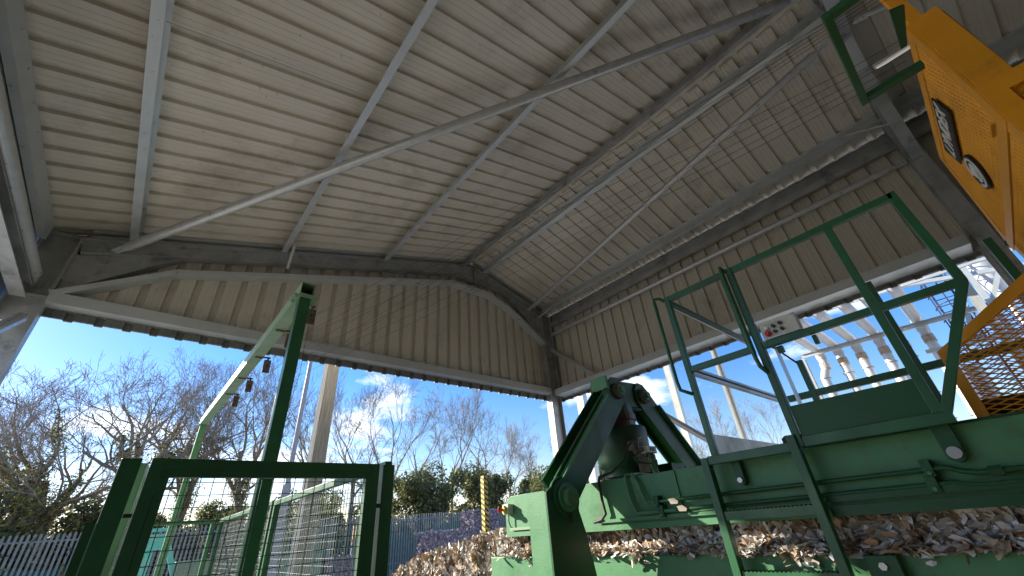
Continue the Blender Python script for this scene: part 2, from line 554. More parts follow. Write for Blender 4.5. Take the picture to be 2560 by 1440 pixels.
# frames
def frame(y, first):
    D = .26
    # columns
    for x0, x1, zt in ((XL - .40, XL, zr(XL)), (8.66, 9.08, zr(9.1))):
        c = MB()
        c.isec(((x0 + x1) / 2, y, 0), ((x0 + x1) / 2, y, zt - .02), x1 - x0, .21, .014, .009, up=(1, 0, 0))
        c.box(x0 + .015, x1 - .015, y - .10, y + .10, zt - .03, zt - .016)
        for zz in (4.95, 6.0):
            c.box(x0 + .016, x1 - .016, y - .098, y + .098, zz, zz + .01)
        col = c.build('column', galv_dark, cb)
        p = MB()
        xe = XL if x0 < 0 else 8.66
        sg = 1 if x0 < 0 else -1
        zb = 5.0 if x0 < 0 else 6.48
        p.box(min(xe, xe + sg * .018), max(xe, xe + sg * .018), y - .115, y + .115, zb, zt)
        for zz in [zb + .08 + i * ((zt - zb - .16) / 4) for i in range(5)]:
            for yy in (-.07, .07):
                p.bolt((xe + sg * .018, y + yy, zz), (sg, 0, 0), .016, .02)
                p.bolt((xe - sg * .001, y + yy, zz), (-sg, 0, 0), .014, .035)
        p.build('end_plate', galv_dark, col)
    # rafters
    for s_, xe, g in ((-1, XL + .02, .305), (1, 8.64, .29)):
        r = MB()
        hd = D / 2 * math.sqrt(1 + g * g)
        r.isec((XRG, y, ZR - hd), (xe, y, zr(xe) - hd), D, .17, .012, .008)
        # eaves haunch
        hx = -.42 if s_ < 0 else 7.42
        hz = 5.04 if s_ < 0 else 6.50
        top0 = zr(xe) - D - .02; top1 = zr(hx) - D - .01
        r.prism([(xe, y - .004, top0), (hx, y - .004, top1), (xe, y - .004, hz)], (0, .008, 0))
        r.bar((xe, y, hz), (hx, y, top1 - .01), .17, .012)
        # apex haunch
        ax = 5.26 if s_ < 0 else 6.75
        r.prism([(XRG, y - .004, ZR - D), (ax, y - .004, zr(ax) - D), (XRG, y - .004, ZR - D - .26)], (0, .008, 0))
        r.bar((XRG, y, ZR - D - .26), (ax, y, zr(ax) - D - .005), .17, .012)
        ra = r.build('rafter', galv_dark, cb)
        e = MB().box(XRG + s_ * .002, XRG + s_ * .016, y - .10, y + .10, ZR - D - .30, ZR + .01)
        for zz in (ZR - .08, ZR - .22, ZR - .42):
            for yy in (-.06, .06): e.bolt((XRG + s_ * .016, y + yy, zz), (s_, 0, 0), .014, .015)
        e.build('end_plate', galv_dark, ra)
frame(YG, True)
frame(YF2, False)
frame(-8.9, False)

# trim strip that closes the top of the gable cladding
b = MB()
for (a, za), (c, zc) in zip(TR, TR[1:]):
    L = math.hypot(c - a, zc - za)
    nseg = max(1, int(L / .6)) if c > 5.3 else 1
    for i in range(nseg):
        t0 = i / nseg; t1 = (i + 1) / nseg
        o_ = .003 * (i % 2)
        b.bar((a + (c - a) * t0, 8.03 - o_, za + (zc - za) * t0 - .04), (a + (c - a) * t1 + .01, 8.03 - o_, za + (zc - za) * t1 - .04), .006, .085)
        b.bar((a + (c - a) * t0, 8.15, za + (zc - za) * t0 - .083 - o_), (a + (c - a) * t1 + .01, 8.15, za + (zc - za) * t1 - .083 - o_), .23, .005)
b.build('cladding_trim', galv, cb)

# purlins (Z sections)
PX = [(-1.05, 1, galv), (1.14, 1, galv), (3.35, 1, galv), (5.72, 1, galv_dark), (6.36, -1, galv), (8.72, -1, galv)]
for x, fs, m_ in PX:
    g = .305 if x < XRG else -.29
    z = zr(x) + .004
    n = V(-g, 0, 1).normalized()          # normal of the slope
    s_ = V(1, 0, g).normalized()
    b = MB()
    p = V(x, 0, z)
    def q(a, h): 
        w = p + s_ * a + n * h
        return w
    t = .004
    prof = [[(0, 0), (t, 0), (t, PD - .012), (0, PD - .012)], [(-.105, 0), (0, 0), (0, t), (-.105, t)],
            [(t, PD - .012 - t), (.075, PD - .012 - t), (.075, PD - .012), (t, PD - .012)],
            [(-.105, t), (-.101, t), (-.101, .02), (-.105, .02)]]
    for pr in prof:
        pts = [q(a * fs, h) for a, h in pr]
        b.prism([V(w.x, YB, w.z) for w in pts], (0, 8.15 - YB + .1, 0))
    for k in range(34):
        yy = 8.0 - k * .333
        w = q(.001 if fs > 0 else -.001, .0)
        a_ = q(-.04 * fs, -.001)
        if k % 2: b.bolt((a_.x, yy, a_.z), -n, .007, .005)
    b.build('purlin', m_, cb)
# purlin cleats + angle at gable (verge angle seen as ledge)
b = MB()
for x0, x1 in ((-1.6, 5.9), (6.2, 9.0)):
    b.bar((x0, 8.22, zr(x0) + .10), (x1, 8.22, zr(x1) + .10), .06, .07)
b.build('verge_angle', galv, cb)
b = MB()
for x0, x1 in ((-1.6, 5.9), (6.2, 9.0)):
    b.bar((x0, 8.12, zr(x0) + .165), (x1, 8.12, zr(x1) + .165), .10, .012)
b.build('verge_trim', galv_pale, cb)

# sag rods between purlins at mid bay
xs = [-1.05, 1.14, 3.35, 5.72, 6.36, 8.72, 9.1]
for a, c in zip(xs, xs[1:]):
    MB().tube([(a, 3.71, zr(a) + .08), (c, 3.71, zr(c) + .08)], .0085, 6).build('sag_rod', galv, cb)
for a, c in zip(xs, xs[1:]):
    MB().tube([(a, -4.9, zr(a) + .08), (c, -4.9, zr(c) + .08)], .0085, 6).build('sag_rod', galv, cb)

# fly braces at frame two (short angles from rafter to purlin)
for x in (6.36, 8.6):
    z = zr(x)
    b = MB().bar((x, YF2 + .02, z - .30), (x + .02, YF2 + .62, z - .01), .05, .006)
    b.bar((x, YF2 + .02, z - .30), (x + .02, YF2 + .62, z - .01), .006, .05)
    b.bolt((x, YF2 + .55, z), (0, 0, -1), .016, .02)
    b.build('fly_brace', galv, cb)
b = MB().bar((8.45, 8.0, 7.28), (8.62, 7.55, 7.48), .05, .006); b.bar((8.45, 8.0, 7.28), (8.62, 7.55, 7.48), .006, .05)
b.build('fly_brace', galv_pale, cb)
b = MB().bar((1.22, 8.04, 6.50), (1.20, 7.72, 6.88), .05, .006); b.bar((1.22, 8.04, 6.50), (1.20, 7.72, 6.88), .006, .05)
b.build('fly_brace', galv_pale, cb)

def brace(p0, p1, r=.042, plate=(0, 0, 1)):
    p0, p1 = V(p0), V(p1)
    d = (p1 - p0).normalized()
    t = MB()
    t.tube([p0 + d * .12, p0 + d * .22, p1 - d * .22, p1 - d * .12], [r * .55, r, r, r * .55], 18)
    o = t.build('brace_tube', galv_tube, cb)
    for p, s_ in ((p0, 1), (p1, -1)):
        k = MB().bar(p - d * s_ * .04, p + d * s_ * .16, .11, .010, plate)
        sd_ = V(plate)
        for a in (.02, .08):
            k.bolt(p + d * s_ * a - sd_ * .005, -sd_, .016, .022)
            k.bolt(p + d * s_ * a + sd_ * .005, sd_, .013, .02)
        k.build('brace_bracket', galv, o)
    return o
brace((-1.23, 8.02, 5.92), (5.62, -.82, 8.16), .074, (0, 0, 1))
brace((8.07, 8.02, 7.46), (6.62, -.86, 7.98), .070)
brace((8.98, 7.98, 6.81), (8.98, -.95, 6.72), .062, (1, 0, 0))
brace((8.98, 8.10, 6.32), (8.98, 2.6, 1.62), .065, (1, 0, 0))
brace((-1.85, 8.02, 5.16), (-1.85, -.95, 5.10), .075, (1, 0, 0))
brace((-1.75, 8.02, 4.62), (-1.75, 1.5, .1), .07, (1, 0, 0))
brace((5.6, -1.3, 8.1), (-1.3, -8.7, 6.0), .045)
brace((6.6, -1.3, 8.0), (8.6, -8.7, 7.4), .045)

# fluorescent batten in the dark bay
t = thing('strip_light', (7.24, -1.4, 7.46), 'white strip light fixed under the roof beyond the second frame', 'light')
MB().box(7.20, 7.28, -1.95, -1.20, 7.50, 7.56).build('batten', white, t)
MB().tube([(7.24, -1.93, 7.475), (7.24, -1.22, 7.475)], .018, 10).build('tube', tube_lit, t)

# ------------------------------------------------------------------ the baler
BX = 2.65
bl = thing('baler', (3.37, .5, 0), 'large green horizontal waste baler with a vertical ram, packed with card offcuts', 'baler')
# lower chamber
b = MB().box(BX, 4.1, -3.5, 3.44, 0.25, 1.38)
b.build('lower_chamber', green_old, bl, .006)
b = MB()
for y in (2.9, 1.9, .95, -.1): b.box(BX - .05, BX - .002, y, y + .05, .2, 1.0)
b.build('stiffener', green_old, bl)
# feet
for y in (3.1, .2, -3.0):
    MB().box(2.75, 4.0, y, y + .15, 0, .248).build('foot', green, bl)
# upper beam with chamfered nose
pr = [(3.20, 1.525), (3.20, 1.79), (3.11, 1.84), (-3.5, 1.84), (-3.5, 1.525)]
b = MB().prism([(BX, y, z) for y, z in pr], (1.45, 0, 0))
beam = b.build('upper_beam', green_old, bl, .005)
# ledges and flanges on the face
b = MB().box(BX - .028, BX - .001, 2.62, 3.12, 1.572, 1.592)
b.build('ledge', green_pale, beam)
b = MB().box(BX - .028, BX - .001, .72, 2.14, 1.575, 1.595)
b.build('ledge', green_old, beam)
b = MB().box(BX - .045, BX - .001, -3.4, .70, 1.588, 1.628)
b.build('ledge', green, beam)
b = MB().box(BX - .05, BX - .001, -3.4, .68, 1.528, 1.570)
b.build('ledge', green, beam)
b = MB().box(BX - .016, BX - .001, .70, 3.18, 1.527, 1.560)
b.build('flange', green_old, beam)
MB().box(BX - .012, BX - .001, 1.47, 1.50, 1.60, 1.835).build('flange', green_old, beam)
# deck plate on top of the beam near the ladder and loose angle
MB().box(2.67, 4.0, -3.4, 1.12, 1.8405, 1.852).build('deck_plate', green, bl)

# emergency stop on the nose
es = MB().box(BX - .062, BX - .001, 3.085, 3.165, 1.695, 1.775).build('emergency_stop', cream, bl, .006)
MB().tube([(BX - .062, 3.135, 1.735), (BX - .075, 3.14, 1.735)], .032, 14).build('collar', haz_y, es)
MB().tube([(BX - .075, 3.14, 1.735), (BX - .098, 3.15, 1.735), (BX - .112, 3.156, 1.735), (BX - .118, 3.16, 1.735)], [.013, .013, .024, .016], 14).build('push_button', red, es)
MB().tube([(BX - .03, 3.12, 1.694), (BX - .03, 3.125, 1.64), (BX - .025, 3.11, 1.60), (BX - .018, 3.08, 1.584)], .0055, 6).build('cable', rubber, es)

# A-frame (its plane faces along the baler)
YA0, YA1 = 2.10, 2.25
def slab(pts, y0, y1):
    return MB().prism([(x, y0, z) for x, z in pts], (0, y1 - y0, 0))
def arc(cx, cz, r, a0, a1, n=10):
    return [(cx + r * cos(radians(a0 + (a1 - a0) * i / n)), cz + r * sin(radians(a0 + (a1 - a0) * i / n))) for i in range(n + 1)]
HX, HZ = 2.27, 1.745
for mir in (0, 1):
    def mx_(pts):
        return [(6.75 - x, z) for x, z in pts][::-1] if mir else pts
    pts = [(2.08, .3), (2.62, .3), (2.47, 1.45), (2.40, 1.62)] + arc(HX, HZ, .135, -20, 180, 14)[0:] + [(2.09, 1.70)]
    pts = [(2.095, .3), (2.66, .3), (2.44, 1.52), (2.395, 1.66)] + arc(2.265, 1.745, .135, 0, 150, 12) + [(2.095, 1.78)]
    po = slab(mx_(pts), YA0, YA0 + .02).build('post', green, bl, .003)
    xx = [2.098, 2.118]
    if mir: xx = [6.75 - 2.118, 6.75 - 2.098]
    b = MB().box(xx[0], xx[1], YA0 + .021, YA1 + .04, .3, 1.79)
    b.build('web_plate', green_old, po)
    # boss and pin
    hx = 6.75 - HX if mir else HX
    b = MB().tube([(hx, YA0 - .001, HZ), (hx, YA0 - .022, HZ)], .118, 28, smooth=False)
    b.build('boss', green, po)
    b = MB().tube([(hx, YA0 - .023, HZ), (hx, YA0 - .035, HZ)], .088, 24, smooth=False)
    b.tube([(hx, YA0 - .035, HZ), (hx, YA0 - .075, HZ)], .058, 20, smooth=False)
    b.build('pivot_pin', green_old, po)
    MB().box(hx - .018, hx + .018, YA0 - .03, YA0 - .023, HZ - .15, HZ - .095).build('locking_tab', black, po)
    # arm: two plates
    u = (V(3.17, 0, 2.60) - V(HX, 0, HZ)); ul = u.length; u.normalize(); nn = V(-u.z, 0, u.x)
    def P_(a, h): 
        w = V(HX, 0, HZ) + u * a + nn * h
        return (w.x, w.z)
    arm = [P_(.05, -.125), P_(ul - .10, -.125), P_(ul + .04, -.11), P_(ul + .12, -.03), P_(ul + .12, .07), P_(ul + .05, .125), P_(.05, .125)]
    ao = slab(mx_(arm), YA0 + .022, YA0 + .042).build('arm', green, bl, .003)
    slab(mx_(arm), YA1 - .0, YA1 + .02).build('back_plate', green, ao)
    inner = [P_(.0, -.05), P_(ul - .12, -.05), P_(ul - .12, -.03), P_(.0, -.03)]
    slab(mx_(inner), YA0 + .043, YA1 - .001).build('web_plate', green_old, ao)
    inner = [P_(.0, .085), P_(ul - .2, .085), P_(ul - .2, .10), P_(.0, .10)]
    slab(mx_(inner), YA0 - .02, YA0 + .021).build('rib', green_old, ao)
    bx_, bz_ = (3.17, 2.60) if not mir else (3.58, 2.60)
    b = MB().tube([(bx_, YA0 + .0215, bz_), (bx_, YA0 - .012, bz_)], .075, 22, smooth=False)
    b.build('bush', rust, ao)
    b = MB().tube([(bx_, YA0 - .013, bz_), (bx_, YA0 - .030, bz_)], .05, 6, smooth=False)
    b.tube([(bx_, YA0 - .030, bz_), (bx_, YA0 - .05, bz_)], .028, 16, smooth=False)
    b.build('nut', green_old, ao)
# crosshead
ch = [(3.02, 2.70), (3.60, 2.735), (3.72, 2.66), (3.66, 2.49), (3.08, 2.49), (3.0, 2.60)]
slab(ch, YA0 + .045, YA0 + .07).build('crosshead', green, bl, .003)
slab(ch, YA1 + .022, YA1 + .045).build('crosshead', green, bl, .003)
MB().box(3.0, 3.03, YA0 + .005, YA1 + .03, 2.60, 2.72).build('crosshead_cap', green_old, bl, .003)
# ram
CX, CY = 3.33, 2.30
ram = MB().tube([(CX, CY, 1.90), (CX, CY, 1.97), (CX, CY, 1.98), (CX, CY, 2.28), (CX, CY, 2.30)], [.20, .20, .235, .245, .235], 32).build('ram', ram_green, bl)
MB().tube([(CX, CY, 2.301), (CX, CY, 2.36), (CX, CY, 2.365), (CX, CY, 2.42)], [.165, .165, .18, .18], 28, smooth=False).build('ram_rod', chrome_rust, ram)
MB().tube([(CX, CY, 2.421), (CX, CY, 2.515)], .165, 28, smooth=False).build('clevis', ram_green, ram)
MB().tube([(CX, CY, 1.841), (CX, CY, 1.862), (CX, CY, 1.872), (CX, CY, 1.899)], [.20, .20, .235, .15], 28, smooth=False).build('base_ring', green_pale, ram)
MB().box(3.58, 3.80, 2.0, 2.32, 1.842, 1.985).build('valve_box', green, bl, .005)
# valve block, connector and pipes on the ram
vb = MB().box(3.17, 3.33, 1.96, 2.04, 2.045, 2.10).build('valve_connector', cream, bl, .006)
MB().box(3.23, 3.29, 1.954, 1.959, 2.06, 2.088).build('window', black, vb)
MB().tube([(3.165, 2.0, 2.075), (3.11, 2.0, 2.06), (3.06, 2.0, 2.05)], .02, 12).build('gland', rust, vb)
b = MB().box(3.22, 3.34, 1.99, 2.10, 1.90, 2.044); b.box(3.12, 3.19, 2.03, 2.10, 2.08, 2.15)
b.build('valve_block', rust, bl, .005)
for dx in (0, .055):
    b = MB()
    p = [(3.19 + dx, 1.97, 2.02), (3.19 + dx, 1.96, 1.86), (3.16 + dx, 1.95, 1.80)]
    b.tube([(3.20 + dx, 1.97, 2.03), (3.20 + dx, 1.955, 1.90), (3.17 + dx, 1.90, 1.86), (2.72 + dx * .3, 1.86 - dx, 1.858), (2.632, 1.84 - dx, 1.85), (2.615, 1.83 - dx * 1.6, 1.80),
            (2.612, 1.82 - dx * 1.8, 1.70 + (.02 if dx else 0)), (2.612, 1.79 - dx * 1.8, 1.665 - (.05 if not dx else .0)),
            (2.612, 1.70, 1.67 if dx else 1.615), (2.612, 1.5, 1.67 if dx else 1.615)], .0115, 8)
    b.tube([(3.20 + dx, 1.955, 1.99), (3.20 + dx, 1.955, 1.94)], .02, 6, smooth=False)
    b.build('hydraulic_pipe', green_old, bl)
b = MB()
b.tube([(3.10, 2.02, 2.14), (3.02, 2.02, 2.10), (2.95, 2.05, 1.98), (2.80, 2.08, 1.90), (2.66, 2.09, 1.87), (2.63, 2.08, 1.83), (2.625, 2.07, 1.70),
        (2.625, 2.06, 1.63), (2.62, 2.10, 1.595), (2.62, 2.17, 1.583)], .0105, 8)
b.build('hose', rubber, bl)
b = MB().tube([(3.22, 1.99, 2.02), (3.05, 1.95, 2.03), (2.96, 1.95, 2.0), (2.98, 1.94, 1.965), (3.1, 1.94, 1.96), (3.25, 1.96, 1.97)], .011, 8)
b.build('hose', rubber, bl)
for dx in (0, .09):
    MB().tube([(3.16 + dx, 2.02, 2.10), (3.155 + dx, 2.0, 2.16), (3.19 + dx, 2.0, 2.175), (3.20 + dx, 2.02, 2.14)], .004, 6).build('tie_wire', galv, bl)
# long pipes on the face
for z, zz in ((1.67, 1.68), (1.615, 1.622)):
    e = .03 if z > 1.65 else .015
    MB().tube([(2.612, 1.5, z), (2.612, .27, zz), (2.612, .22, zz + .002), (2.612, .18, zz - e * .6), (2.612, .13, zz - e), (2.612, .05, zz - e), (2.612, -2.5, zz - e + .05)], .0105, 8).build('hydraulic_pipe', green, bl)
for y, z in ((1.62, 1.67), (1.60, 1.615), (.275, 1.685), (.285, 1.625)):
    c = MB().box(2.592, BX - .001, y - .018, y + .018, z - .034, z + .034).build('pipe_clamp', green, bl, .003)
    MB().bolt((2.592, y, z - .02), (-1, 0, 0), .009, .008).build('bolt', green_old, c)
MB().tube([(2.612, .10, 1.652), (2.612, .06, 1.652)], .02, 6, smooth=False).build('pipe_union', green, bl)
# lugs that carry the platform
for y, r in ((1.06, .015), (.165, .024)):
    w = .022 if y > .5 else .032
    k = MB().prism([(2.60, y - w, 1.855), (2.60, y + w, 1.855), (2.60, y + w, 1.73)] + [(2.60, y + w * cos(a), 1.725 - w * sin(a)) for a in [i * pi / 8 for i in range(1, 8)]] + [(2.60, y - w, 1.73)], (.045, 0, 0)).build('lug', green, bl, .002)
    MB().tube([(2.599, y, 1.73), (2.585, y, 1.73)], r, 6 if y > .5 else 20, smooth=False).build('bolt_head', chrome, k)
# latch bracket at the lower right
k = MB().box(2.58, 2.649, .52, .64, 1.26, 1.375).build('latch_bracket', green, bl, .004)
MB().tube([(2.579, .58, 1.335), (2.568, .58, 1.335)], .016, 6, smooth=False).build('bolt_head', chrome, k)
# machine body behind (seen under the yellow guard)
b = MB().box(3.0, 4.05, -3.3, -.25, 1.853, 2.02)
b.build('machine_deck', green, bl)
b = MB().tube([(2.9, .02, 1.90), (2.9, -2.0, 1.90)], .045, 14); b.build('drive_pipe', black, bl)
MB().tube([(2.98, .86, 1.853), (2.98, .86, 1.94), (2.98, .86, 1.955)], [.035, .035, .015], 14).build('grease_cup', rust, bl)

# ------------------------------------------------------------------ access platform with guard frame and ladder
ap = thing('access_platform', (3.2, .5, 0), 'green access platform with guard frame, kick plate and ladder on the side of the baler', 'platform')
FX = 2.55
def rail(name, p0, p1, w=.036, h=.036, up=(0, 0, 1), m=green_bar, par=ap):
    return MB().bar(p0, p1, w, h, up).build(name, m, par, .003)
Z0, Z1, Z2 = 1.862, 2.385, 2.905
# upright and rail members of the guard frame facing the camera
rail('guard_post', (FX, 1.135, Z0), (FX, 1.135, Z2 + .018), .036, .036, (1, 0, 0))
rail('guard_post', (FX, .690, Z0 - .02), (FX, .690, Z2 + .018), .036, .04, (1, 0, 0))
rail('guard_post', (FX, .140, Z0 + .02), (FX, .140, Z2 - .02), .036, .036, (1, 0, 0))
rail('guard_rail', (FX, 1.115, Z2), (FX, .728, Z2))
rail('guard_rail', (FX, 1.115, Z1), (FX, .728, Z1))
rail('guard_rail', (FX, .668, Z2), (FX, -.155, Z2))
rail('guard_rail', (FX, .668, Z1), (FX, .16, Z1))
rail('guard_rail', (FX, .12, Z1), (FX, -.16, Z1))
rail('guard_post', (FX, -.155, Z2 + .018), (FX, -.175, Z1), .036, .036, (1, 0, 0))
rail('guard_post', (FX, -.175, Z1 - .001), (FX, .115, Z0 + .02), .036, .04, (1, 0, 0))
rail('guard_rail', (FX, .668, Z0), (FX, .10, Z0), .036, .05)
# second post of the gateway with its grab rails
rail('guard_post', (FX, .738, Z1 - .02), (FX, .738, Z2 + .018), .03, .03, (1, 0, 0))
for y, yz in ((1.155, 1.215), (.70, .722)):
    MB().tube([(FX - .01, y, 2.90), (FX - .03, y + .02, 2.925), (FX - .04, yz, 2.935), (FX - .045, yz, 2.90), (FX - .045, yz, 2.32),
               (FX - .04, yz - .005, 2.27), (FX - .02, y, 2.235), (FX - .005, y - .01, 2.235)], .0115, 10).build('grab_rail', green_bar, ap)
# infill panel
MB().box(FX - .005, FX + .004, .125, .668, Z0 + .03, 2.04).build('kick_panel', green, ap, .002)
MB().box(FX - .006, FX + .002, .16, .675, 1.885, 1.90).build('kick_lip', green, ap)
# side rails going back over the baler
rail('side_rail', (FX + .02, 1.15, 2.895), (3.97, 1.15, 2.895), .04, .04)
b = MB().csec((FX + .02, 1.15, 2.385), (4.2, 1.15, 2.385), .05, .03, .005); b.build('side_rail', galv, ap)
b = MB().box(FX + .02, 3.97, 1.145, 1.157, 2.868, 2.874); b.build('side_rail', galv_pale, ap)  # pale strip that paints in the glint on the rail's underside
MB().box(FX + .02, 3.85, 1.146, 1.152, 1.853, 1.995).build('kick_plate', galv_dark, ap)
# rear guard frame
for y in (.76, .16, -.45):
    rail('rear_post', (3.6, y, 1.853), (3.6, y, 2.905 if y < .5 else 2.52), .04, .04, (1, 0, 0))
rail('rear_rail', (3.6, .93, 2.27), (3.6, .781, 2.27), .04, .045)
rail('rear_rail', (3.6, .739, 2.27), (3.6, .181, 2.27), .04, .045)
rail('rear_rail', (3.6, .139, 2.27), (3.6, -.43, 2.27), .04, .045)
rail('rear_post', (3.6, .96, 1.853), (3.6, .96, 2.90), .04, .04, (1, 0, 0))
MB().box(2.60, 2.64, .628, .638, 2.0, 2.38).build('edge_strip', galv_pale, ap)
MB().tube([(3.58, .93, 2.72), (3.58, .86, 2.64), (3.58, .775, 2.505)], .007, 8).build('cable', rubber, ap)
MB().box(2.57, 2.60, .59, .62, 2.33, 2.366).build('bracket', green, ap)
MB().box(2.57, 2.60, .42, .44, 2.32, 2.366).build('bracket', green, ap)
# ladder
ld = MB()
for y in (1.195, .715):
    MB().bar((FX - .012, y, .15), (FX - .012, y, 1.862 if y > 1 else 1.90), .055, .042, (0, 1, 0)).build('ladder_stile', green_bar, ap, .003)
for z in (1.565, 1.295, 1.025, .755, .485):
    r_ = MB()
    r_.box(FX - .030, FX + .03, .738, 1.172, z - .022, z + .018)
    for k in range(22):
        y = .748 + k * .0195
        r_.prism([(FX - .030, y, z + .018), (FX - .030, y + .013, z + .018), (FX - .030, y + .0065, z + .024)], (.06, 0, 0))
    r_.build('ladder_rung', green_bar, ap)
rail('ladder_head', (FX - .01, 1.172, 1.845), (FX - .01, .738, 1.845), .05, .045)

# control box on the mid rail
cbx = thing('control_box', (2.56, .555, 2.40), 'cream push button control box on the mid rail of the green guard frame', 'control box')
def cp(y, z, x=0): return (2.532 + x, y, z)
MB().box(2.535, 2.60, .462, .652, 2.408, 2.512).build('enclosure', cream, cbx, .004)
MB().box(2.525, 2.534, .455, .660, 2.405, 2.409).build('rim', galv, cbx)
MB().tube([cp(.618, 2.435, -.0), cp(.618, 2.435, -.02), cp(.618, 2.435, -.025)], [.015, .015, .008], 16).build('stop_button', red, cbx)
for y, z, m_ in ((.617, 2.468, white), (.580, 2.470, black), (.543, 2.474, black), (.580, 2.437, black), (.543, 2.440, black)):
    k = MB().tube([cp(y, z, .002), cp(y, z, -.012)], .0095, 14, smooth=False).build('push_button', m_, cbx)
b = MB()
for z in (2.488, 2.4545):
    for i in range(8):
        b.box(2.5335, 2.5348, .535 + i * .0115, .5435 + i * .0115, z, z + .0035)
b.build('legend_strip', mat('legend_grey', (.33, .27, .33), .7), cbx)
for y, z in ((.475, 2.50), (.64, 2.418)):
    MB().bolt((2.535, y, z), (-1, 0, 0), .005, .003).build('screw', chrome, cbx)

# ------------------------------------------------------------------ card packed in the chamber
def chip(mb, c, s, rot, bend=.3, asp=.55):
    """a torn offcut: bent 6-corner flake"""
    L = s; w = s * asp
    k = random.random
    pts = [(-L, -w * (.4 + .6 * k()), 0), (0, -w * (.7 + .4 * k()), bend * s * k()), (L, -w * (.2 + .6 * k()), 0),
           (L * (.8 + .3 * k()), w * (.3 + .6 * k()), 0), (0, w * (.6 + .5 * k()), bend * s * k()), (-L * (.8 + .3 * k()), w * (.3 + .6 * k()), 0)]
    vs = [rot @ V(p) + c for p in pts]
    mb.add(vs, [(0, 1, 4, 5), (1, 2, 3, 4)])

def rrot(tilt=1.0):
    return Matrix.Rotation(random.uniform(0, 2 * pi), 3, 'Z') @ Matrix.Rotation(random.gauss(0, tilt), 3, 'X') @ Matrix.Rotation(random.gauss(0, tilt), 3, 'Y')

random.seed(11)
b = MB()
# vertical-ish face of the packed slot and the loose litter on the chamber edge
for i in range(4200):
    y = random.uniform(-1.0, 3.4) if i % 2 else random.uniform(-.3, 1.6)
    z = random.uniform(1.385, 1.53)
    x = 2.68 + random.uniform(0, .05) + (.03 if z > 1.44 else -.02 * random.random())
    R3 = Matrix.Rotation(random.gauss(0, .5), 3, 'Z') @ Matrix.Rotation(random.gauss(1.45, .5), 3, 'Y') @ Matrix.Rotation(random.uniform(0, pi), 3, 'Z')
    chip(b, V(x, y, z), random.uniform(.014, .036) * (1.7 if y < .9 else 1.15), R3, asp=random.choice((.35, .6)))
for i in range(3600):
    y = random.uniform(-1.0, 3.3) if i % 2 else random.uniform(-.3, 1.6)
    x = random.triangular(2.60, 2.74, 2.66)
    z = 1.388 + random.uniform(0, .035) - max(0, 2.65 - x) * .5
    chip(b, V(x, y, z), random.uniform(.012, .032) * (1.5 if y < .9 else 1.1), rrot(.45), asp=random.choice((.25, .5, .7)))
for yc, n_ in ((.88, 34), (.96, 24), (1.9, 20), (2.9, 12), (.40, 10)):
    for i in range(n_):
        chip(b, V(2.625 + random.uniform(-.025, .015), yc + random.gauss(0, .05), 1.385 - random.uniform(-.03, .055)), random.uniform(.015, .03), rrot(1.0))
b.build('packed_card', paper_m)
tag(bpy.data.objects['packed_card'], 'torn card offcuts squeezed in the long slot between the green baler chamber and its upper beam', 'card offcuts', kind='stuff')
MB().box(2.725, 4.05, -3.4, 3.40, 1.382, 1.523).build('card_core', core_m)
tag(bpy.data.objects['card_core'], 'dark compressed paper core filling the slot of the green baler', 'paper core', kind='stuff')
b = MB()
for y, z in ((1.50, 1.665), (1.455, 1.622)):
    b.prism([(2.59, y + .028, z + .012), (2.59, y - .01, z + .016), (2.592, y - .035, z - .004), (2.594, y - .025, z - .018), (2.592, y + .02, z - .016)], (.003, .001, 0))
tag(b.build('stuck_scraps', paper_m), 'two white scraps of card caught on the hydraulic pipes of the baler', 'card scraps', kind='stuff')

# bale tongue that leaves the chamber
random.seed(5)
prof = [(3.42, 1.56), (3.75, 1.54), (4.1, 1.48), (4.5, 1.43), (4.9, 1.37), (5.3, 1.28), (5.6, 1.16), (5.85, 1.0), (6.0, .8), (6.05, .0)]
pts = [(2.80, y, z - .05) for y, z in prof] + [(2.80, 3.46, 0)]
MB().prism(pts, (1.2, 0, 0)).build('bale_core', core_m)
tag(bpy.data.objects['bale_core'], 'compressed heart of the card bale pushed out at the far end of the baler', 'bale', kind=None)
def ptop(y):
    for (a, za), (c, zc) in zip(prof, prof[1:]):
        if a <= y <= c: return za + (zc - za) * (y - a) / (c - a)
    return 1.56 if y < 3.42 else 0
b = MB()
for i in range(9000):
    y = random.uniform(2.9, 6.0)
    zt = ptop(y)
    z = random.uniform(.5, zt)
    if y < 3.46 and z < 1.38: continue
    fold = .03 * sin(y * 21 + z * 5) + .03 * sin(y * 9 + 1.3)
    R3 = Matrix.Rotation(random.gauss(0, .55), 3, 'Z') @ Matrix.Rotation(random.gauss(1.5, .35), 3, 'Y') @ Matrix.Rotation(random.gauss(0, .45), 3, 'Z')
    chip(b, V(2.76 + fold * .6 + random.uniform(-.03, .02), y, z), random.uniform(.018, .055), R3, asp=random.choice((.2, .35, .5)), bend=.6)
for i in range(3500):
    y = random.uniform(3.1, 6.0)
    x = random.uniform(2.75, 3.95)
    chip(b, V(x, y, ptop(y) + random.uniform(-.04, .03)), random.uniform(.02, .05), rrot(.7), asp=.45)
b.build('bale_card', paper_m)
tag(bpy.data.objects['bale_card'], 'sunlit card and paper offcuts covering the bale that leaves the baler', 'card offcuts', kind='stuff')

